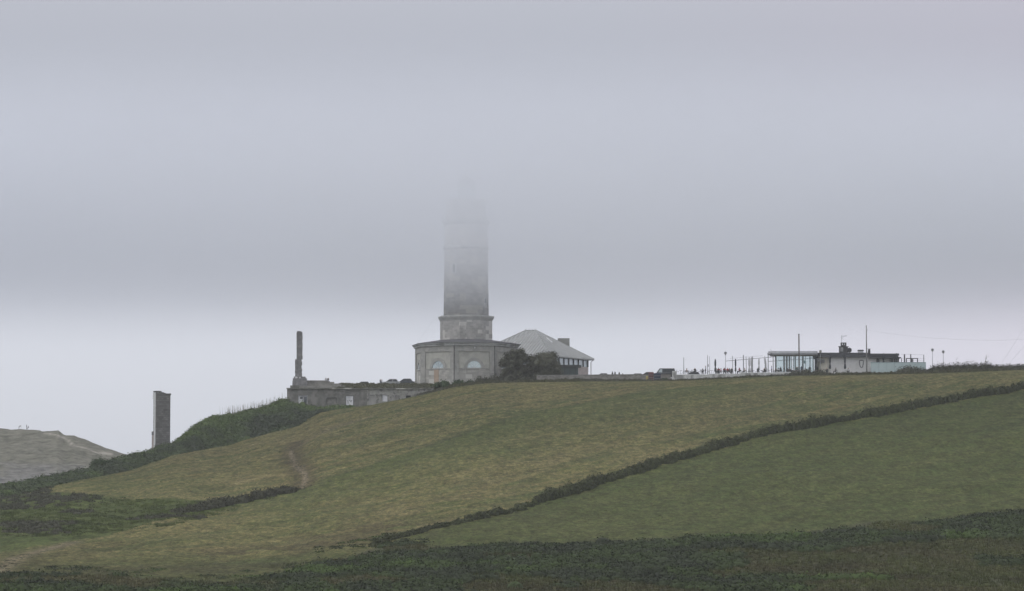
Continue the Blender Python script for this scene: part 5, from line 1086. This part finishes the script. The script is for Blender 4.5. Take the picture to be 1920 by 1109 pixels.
# ------------------------------------------------------------------ vehicles
M_tyre = mat('tyre', (.02, .02, .02), .9); M_rim = mat('rim', (.35, .35, .36), .4, .1, metal=.7); M_lens = mat('lamp_lens', (.6, .6, .62), .2)
M_cg = mat('car_glass', (.04, .045, .05), .3, .1, spec=.35); M_cgp = mat('pale_car_glass', (.42, .47, .48), .12, .08, metal=.4, spec=.9)
def car(px, d, zb, rz, col, label, kind='car', L=4.2, Wd=1.75, Hh=1.45, van=False, group='cars parked on the headland'):
    e = empty('parked_' + kind, (X(px, d), d, zb), label, kind, group, rz); h = L / 2; w = Wd / 2
    paint = mat('paint_' + kind + str(round(col[0] * 100)) + str(round(col[2] * 100)), col, .35, .06, 2, spec=.5)
    belt = Hh * (.58 if not van else .52)
    prof = [(-h, .35), (-h + .05, .62), (-h + .25, belt * .93), (-h + .95, belt), (h - .45, belt + .02), (h - .03, belt * .95), (h, .5), (h - .05, .25), (-h + .1, .25)]
    m = MB(); n = len(prof); vs = []
    for y, ins in ((-w, .06), (-w * .93, 0), (w * .93, 0), (w, .06)):
        cx, cz = 0, .55; vs += [((x - cx) * (1 - ins * .4) + cx, y if ins else y * 1.02, (z - cz) * (1 - ins) + cz) for x, z in prof]
    fs = [(i + k * n, (i + 1) % n + k * n, (i + 1) % n + (k + 1) * n, i + (k + 1) * n) for k in range(3) for i in range(n)] + [tuple(range(n - 1, -1, -1)), tuple(3 * n + i for i in range(n))]
    m.add(vs, fs); body = m.build('body', paint, e)
    fx0, fx1, rx0, rx1 = (-h + .95, -h + 1.75, h - .45, h - .85) if not van else (-h + .75, -h + 1.35, h - .12, h - .38)
    m = MB(); m.hexa([(fx0, -w * .92, belt), (rx0, -w * .92, belt), (rx0, w * .92, belt), (fx0, w * .92, belt)], [(fx1, -w * .76, Hh - .07), (rx1, -w * .76, Hh - .07), (rx1, w * .76, Hh - .07), (fx1, w * .76, Hh - .07)]); m.build('window', M_cg, e)
    m = MB(); m.hexa([(fx1 - .05, -w * .77, Hh - .075), (rx1 + .05, -w * .77, Hh - .075), (rx1 + .05, w * .77, Hh - .075), (fx1 - .05, w * .77, Hh - .075)], [(fx1 + .12, -w * .66, Hh), (rx1 - .1, -w * .66, Hh), (rx1 - .1, w * .66, Hh), (fx1 + .12, w * .66, Hh)]); m.build('roof', paint, e)
    m = MB()
    for sy in (-1, 1):
        def pil(xb, xt, wd=.05): m.hexa([(xb - wd, sy * w * .925, belt), (xb + wd, sy * w * .925, belt), (xb + wd, sy * w * .90, belt), (xb - wd, sy * w * .90, belt)], [(xt - wd, sy * w * .785, Hh - .08), (xt + wd, sy * w * .785, Hh - .08), (xt + wd, sy * w * .74, Hh - .08), (xt - wd, sy * w * .74, Hh - .08)])
        pil(fx0 + .02, fx1 + .02); pil((fx0 + rx0) / 2, (fx1 + rx1) / 2); pil(rx0 - .1, rx1 - .06, .09)
    m.build('pillar', paint, e)
    if van:
        for sy in (-1, 1):
            m = MB(); y0, y1 = sy * w * .935, sy * w * .80; m.hexa([(fx0 + .22, y0, belt + .06), (fx0 + 1.15, y0, belt + .06), (fx0 + 1.15, y0 - sy * .02, belt + .06), (fx0 + .22, y0 - sy * .02, belt + .06)], [(fx1 + .15, y1, Hh - .16), (fx0 + 1.15, y1, Hh - .16), (fx0 + 1.15, y1 - sy * .02, Hh - .16), (fx1 + .15, y1 - sy * .02, Hh - .16)]); m.build('front_side_window', M_cgp, e)
    for sx in (-1, 1):
        for sy in (-1, 1):
            x, y = sx * (h - .75), sy * (w - .1); m = MB(); m.tube([(x, y - .1, .32), (x, y + .1, .32)], .32, 16); wh = m.build('wheel', M_tyre, e); m = MB(); m.tube([(x, y - .105, .32), (x, y + .105, .32)], .19, 10); m.build('rim', M_rim, wh)
    for sy in (-1, 1):
        m = MB(); m.box(-h - .01, -h + .15, sy * (w - .32) - .17, sy * (w - .32) + .17, .62, .76); m.build('headlight', M_lens, e); m = MB(); m.box(h - .06, h + .01, sy * (w - .25) - .12, sy * (w - .25) + .12, .65, .85); m.build('tail_light', mat('red_lens', (.25, .02, .02), .3), e)
        m = MB(); m.box(fx0 + .15, fx0 + .3, sy * (w + .12) - .08, sy * (w + .12) + .08, belt + .02, belt + .16); m.build('mirror', paint, e)
    return e
def tz(px, d): return float(TZ(X(px, d, 705), d)) + .03
SIL, DKG_, WH_, NV_, RD_ = (.42, .43, .44), (.07, .075, .08), (.6, .6, .6), (.05, .065, .085), (.20, .06, .06)
car(733, 640, Z(711, 640) - 1.45, .1, SIL, 'silver parked car behind the grass bank left of the lighthouse'); car(760, 645, Z(710.5, 645) - 1.45, -.1, NV_, 'dark blue parked car next to the lighthouse base'); car(680, 655, Z(716, 655) - 1.45, 0, DKG_, 'dark grey parked car with only its roof showing above the ruined building')
car(1128, 635, Z(700.2, 635) - 1.5, .05, SIL, 'silver parked car right of the hipped exhibition building', Hh=1.5, L=4.0); car(1192, 640, Z(700.8, 640) - 1.4, 0, DKG_, 'dark low parked car half hidden behind the wall right of the pointed shrubs', Hh=1.4); car(1214, 630, Z(698, 630) - 1.45, 0, (.15, .12, .12), 'dull reddish grey parked car directly left of the dark van')
car(1246, 618, Z(691.3, 618) - 1.95, 0, (.055, .06, .065), 'large dark van parked behind the white wall pier', 'van', L=4.9, Wd=1.9, Hh=1.95, van=True, group='vans')
car(1298, 616, Z(697.6, 616) - 1.45, 0, (.24, .25, .26), 'grey parked car behind the left end of the terrace wall')
# narrow pointed shrubs beyond the wall
for i, (p, h_, lab) in enumerate(((1148.3, 7.2, 'leftmost and tallest of the four narrow pointed shrubs by the road'), (1153.2, 7, 'second of the four narrow pointed shrubs by the road'), (1161, 6, 'third of the four narrow pointed shrubs, standing apart'), (1167.4, 3.6, 'rightmost and smallest of the four narrow pointed shrubs'))):
    d = 622; x = X(p, d); zb_ = Z(704.5, d); hh = h_ / 8.7; k = np.linspace(0, 1, 6); C = np.c_[np.full(6, x), np.full(6, d), zb_ + k * hh * .85]; R = .24 * (1 - k * .85) + .04
    tag(mass('pointed_shrub', C, R, np.full(6, hh * .2), 60, .06, np.tile(GRY * .7, (6, 1)), loc=(x, d, zb_)), lab, 'shrub', 'narrow pointed shrubs by the road')

# red, blue and yellow bins at the wall
def bin_(p0, p1, r0, r1, d, col, lab, stripes=None, cat='bin', feet=None):
    e = empty('waste_container', (X((p0 + p1) / 2, d), d, Z(r1, d)), lab, cat); xa, xb = X(p0, d), X(p1, d); z0, z1 = Z(r1, d), Z(r0, d); dp = (xb - xa) * .8; t_ = (xb - xa) * .06
    m = MB(e.location); m.hexa([(xa + t_, d + t_, z0 + .1), (xb - t_, d + t_, z0 + .1), (xb - t_, d + dp - t_, z0 + .1), (xa + t_, d + dp - t_, z0 + .1)], [(xa, d, z1 - .2), (xb, d, z1 - .2), (xb, d + dp, z1 - .2), (xa, d + dp, z1 - .2)]); b_ = m.build('body', col, e)
    m = MB(e.location); m.hexa([(xa - .03, d - .03, z1 - .198), (xb + .03, d - .03, z1 - .198), (xb + .03, d + dp + .03, z1 - .198), (xa - .03, d + dp + .03, z1 - .198)], [(xa + .1, d + .1, z1), (xb - .1, d + .1, z1), (xb - .1, d + dp - .05, z1), (xa + .1, d + dp - .05, z1)]); m.build('lid', col, e)
    for sx in (xa + .12, xb - .12): m = MB(e.location); m.tube([(sx - .04, d + dp / 2, z0 + .09), (sx + .04, d + dp / 2, z0 + .09)], .09, 8); m.build('wheel', feet or M_tyre, e)
    if stripes: 
        m = MB(e.location)
        for r in stripes: m.pbox(p0 + .5, p1 - .5, r, r + .9, d - .03, d + .06)
        m.build('stripe', M_grey, b_)
bin_(1216, 1225.5, 698.5, 715, 608, mat('red_plastic', (.14, .055, .06), .6, .15, 3), 'red container with horizontal grey bands left of the navy one', (703, 708, 711))
bin_(1226.3, 1239, 700, 715, 607.6, mat('navy_plastic', (.035, .042, .075), .6, .2, 3), 'wide navy container right of the red banded one', (704.5, 710))
bin_(1211, 1215.2, 705.5, 716.4, 606.8, mat('yellow_plastic', (.42, .34, .12), .6, .1, 3), 'small yellow container with red feet left of the red one', None, 'bin', mat('red_plastic', (.26, .045, .055)))
shrub(1243.5, 607.5, .8, .7, 'small green bush right of the navy container', GRN)

# bushes in front of and beyond the café
for s_ in ((1496, 597.5, 2.2, 1.0, 'brownish bush at the foot of the wooden pole', GRY), (1516, 597.5, 2.5, 1.45, 'large brownish bush before the right end of the glass pavilion', GRY), (1534, 597.5, 2.0, 1.1, 'brownish bush below the standing person in black', GRY * 1.05), (1600, 598, 1.2, .7, 'low dark bush below the white café wall', GRY * .9), (1622, 598, 1.7, .75, 'dark low bush at the foot of the tall utility pole', GRY * .8),
           (1709, 597.5, 2.9, 2.1, 'large rounded dark bush in front of the teal screen', GRY * .85), (1728, 597.5, 2.2, 1.2, 'smaller dark bush at the right end of the teal screen', GRY * .9)):
    shrub(*s_, group='bushes along the café edge')
hl = []
xs_ = np.arange(1741, 1990, 2.0); C = []; R = []; H = []
for p in xs_:
    d = 593 + RNG.uniform(-.8, .8); x = X(p, d); C.append((x, d, float(TZ(x, d)) - .2)); R.append(RNG.uniform(.5, .9)); H.append(np.interp(p, [1741, 1750, 1790, 1850, 1862, 1900, 1990], [1.2, 2.2, 2.3, 2.2, 1.6, 1.5, 1.6]) * RNG.uniform(.75, 1.05))
C = np.array(C); tag(mass('hedge', C, np.array(R), np.array(H), 150, .12, np.tile(GRY * .78, (len(C), 1)) * RNG.uniform(.8, 1.2, (len(C), 1)), loc=tuple(C[30])), 'ragged dark hedge on the skyline right of the café', 'hedge')
# a small half-bare tree sticking out of it
e = empty('bare_sapling', (X(1846, 592), 592, float(TZ(X(1846, 592), 592))), 'thin half-bare wind-bent sapling rising above the skyline hedge', 'tree'); m = MB(e.location); base = Vector(e.location)
tip = W(1850.5, 664.5, 592); m.tube([base, base.lerp(tip, .5) + Vector((-.15, 0, 0)), tip], .05, 5, 0, .015); rg = random.Random(9)
for i in range(16):
    t = rg.uniform(.35, .98); q = base.lerp(tip, t); m.tube([q, q + Vector((rg.uniform(-.8, .5), rg.uniform(-.4, .4), rg.uniform(-.05, .45))) * (1.3 - t)], .014, 4, 0, .006)
m.build('trunk', M_bark, e); nb = 14; ts_ = RNG.uniform(.35, .95, nb); C = np.array([list(base.lerp(tip, t)) for t in ts_]) + RNG.normal(size=(nb, 3)) * .22
mass('crown', C, np.full(nb, .18), np.full(nb, .14), 14, .05, np.tile(GRY * .8, (nb, 1)), parent=e, loc=tuple(base), core=0)
# reeds standing on the skyline bank
def reeds():
    m = MB(); rg = random.Random(2)
    for i in range(190):
        px = rg.choice((rg.gauss(497, 16), rg.gauss(470, 25), rg.gauss(437, 10))); d = float(DC(px)) + rg.uniform(-1, 1.5); x = X(px, d, 765); z = float(TZ(x, d)) + .3
        h = rg.uniform(.7, 1.9); m.tube([(x, d, z), (x + rg.uniform(-.12, .12), d, z + h)], .022, 3, 0, .01)
    m.build('dry_reeds', mat('dry_stalk', (.16, .14, .10), .9, .2))['kind'] = 'stuff'
reeds()
# pigeons on the lighthouse eaves
def bird(px, row, d, label):
    x, z = X(px, d, row), Z(row, d); m = MB((x, d, z)); m.lathe((0, 0, 0), [(.01, -.16), (.06, -.10), (.085, 0), (.07, .1), (.035, .16), (.045, .21), (.03, .26), (.005, .28)], 8)
    m.v = [tuple(Vector((v[0] + m.o.x + .35 * (v[2] + m.o.z), v[1] + m.o.y, v[2] + m.o.z + .17))) for v in m.v]; o = m.build('bird', mat('bird_grey', (.08, .08, .085), .8), smooth=True); tag(o, label, 'bird', 'birds on the lighthouse eaves')
ezr = octv(Rw + .6, 1.35, zt + .8); bird(957.5, 646, 0 + ezr.y, 'left of two dark birds perched on the lighthouse eaves') ; 
ez2 = octv(Rw + .6, 1.7, zt + .8); bird(967, 647, ez2.y, 'right of two dark birds perched on the lighthouse eaves')

# scattered tufts of cut and standing grass over both fields
def tufts():
    n = 110000; px = RNG.uniform(-30, 1950, n); d = 300 + (DC(px) - 302) * RNG.random(n) ** .8
    x = (px - CX) / F * d; k = scrub_floor(x, d) < .3; x, d = x[k], d[k]; g = fbm(x, d, 7, 15); k = RNG.random(len(x)) < np.clip((g - .25) * 2.2, .1, 1); x, d, g = x[k], d[k], g[k]; n = len(x)
    z = TZ(x, d); h = RNG.uniform(.02, .07, n); w = RNG.uniform(.08, .40, n); a = RNG.normal(0, .5, n); tx, ty = np.cos(a) * w, np.sin(a) * w
    lean = RNG.normal(size=(n, 2)) * .06; lean[:, 1] += RNG.uniform(.12, .45, n)
    V = np.stack([np.c_[x - tx, d - ty, z - .03], np.c_[x + tx, d + ty, z - .03], np.c_[x + tx * .7 + lean[:, 0], d + ty * .7 + lean[:, 1], z + h * .8], np.c_[x - tx * .7 + lean[:, 0], d - ty * .7 + lean[:, 1], z + h]], 1).reshape(-1, 3)
    path, brown, tone, track, right, sc, holm = field_masks(x, d); t = RNG.random(n) ** 1.3; dry = np.clip((fbm(x, d, 22, 44, 3) - .34) * 4, 0, 1)
    T = blend(t * (.35 + .65 * dry) * (1 - .75 * tone), np.array([.042, .058, .015]), np.array([.22, .188, .09])) * RNG.uniform(.65, 1.15, (n, 1)) * (1 - .42 * right[:, None]) * (1 - .5 * np.maximum(track, path)[:, None])
    T = T * (1 - brown[:, None] * .7)
    np_mesh('grass', V, np.arange(n * 4).reshape(-1, 4), np.repeat(T, 4, axis=0), [LEAF])['kind'] = 'stuff'
tufts()

# ------------------------------------------------------------------ air: haze everywhere, low cloud over the headland
def volume_box(name, x0, x1, y0, y1, z0, z1, dens, col, aniso):
    m = MB(); m.box(x0, x1, y0, y1, z0, z1); mt = bpy.data.materials.new(name); t, N, L = nodes(mt); N.remove(N['Principled BSDF'])
    v = N.new('ShaderNodeVolumePrincipled'); v.inputs['Density'].default_value = dens; v.inputs['Color'].default_value = (*col, 1); v.inputs['Anisotropy'].default_value = aniso
    L.new(v.outputs[0], N['Material Output'].inputs['Volume']); o = m.build(name, mt); o['kind'] = 'stuff'; return o
volume_box('haze', -4100, 4100, -1600, 6600, -39, 78, 0.00014, (.96, .975, 1.0), 0.2)
cl = volume_box('low_cloud', -620, 620, 465, 712, 33.8, 83, .02, (.874, .899, .957), 0.2)      # the cloud thickens upwards from a soft base
t = cl.data.materials[0].node_tree; N, L = t.nodes, t.links; v = N['Principled Volume']; tcn = N.new('ShaderNodeTexCoord'); sp = N.new('ShaderNodeSeparateXYZ'); L.new(tcn.outputs['Object'], sp.inputs[0])
def vr(src, a, b, c, d, kind='LINEAR'):
    q = N.new('ShaderNodeMapRange'); q.interpolation_type = kind; L.new(src, q.inputs['Value'])
    for s_, w in zip(('From Min', 'From Max', 'To Min', 'To Max'), (a, b, c, d)): q.inputs[s_].default_value = w
    return q.outputs[0]
def vm(a, b):
    q = N.new('ShaderNodeMath'); q.operation = 'MULTIPLY'; L.new(a, q.inputs[0]); L.new(b, q.inputs[1]); return q.outputs[0]
nz = N.new('ShaderNodeTexNoise'); nz.inputs['Scale'].default_value = .018; nz.inputs['Detail'].default_value = 3; L.new(tcn.outputs['Object'], nz.inputs['Vector'])
dn = vm(vm(vr(sp.outputs['Z'], 34, 62, 0, .0215), vr(sp.outputs['Z'], 60, 80, 1, 0, 'SMOOTHSTEP')), vm(vr(sp.outputs['Y'], 648, 710, 1, 0, 'SMOOTHSTEP'), vr(nz.outputs['Fac'], .3, .7, .75, 1.25)))
L.new(dn, v.inputs['Density'])
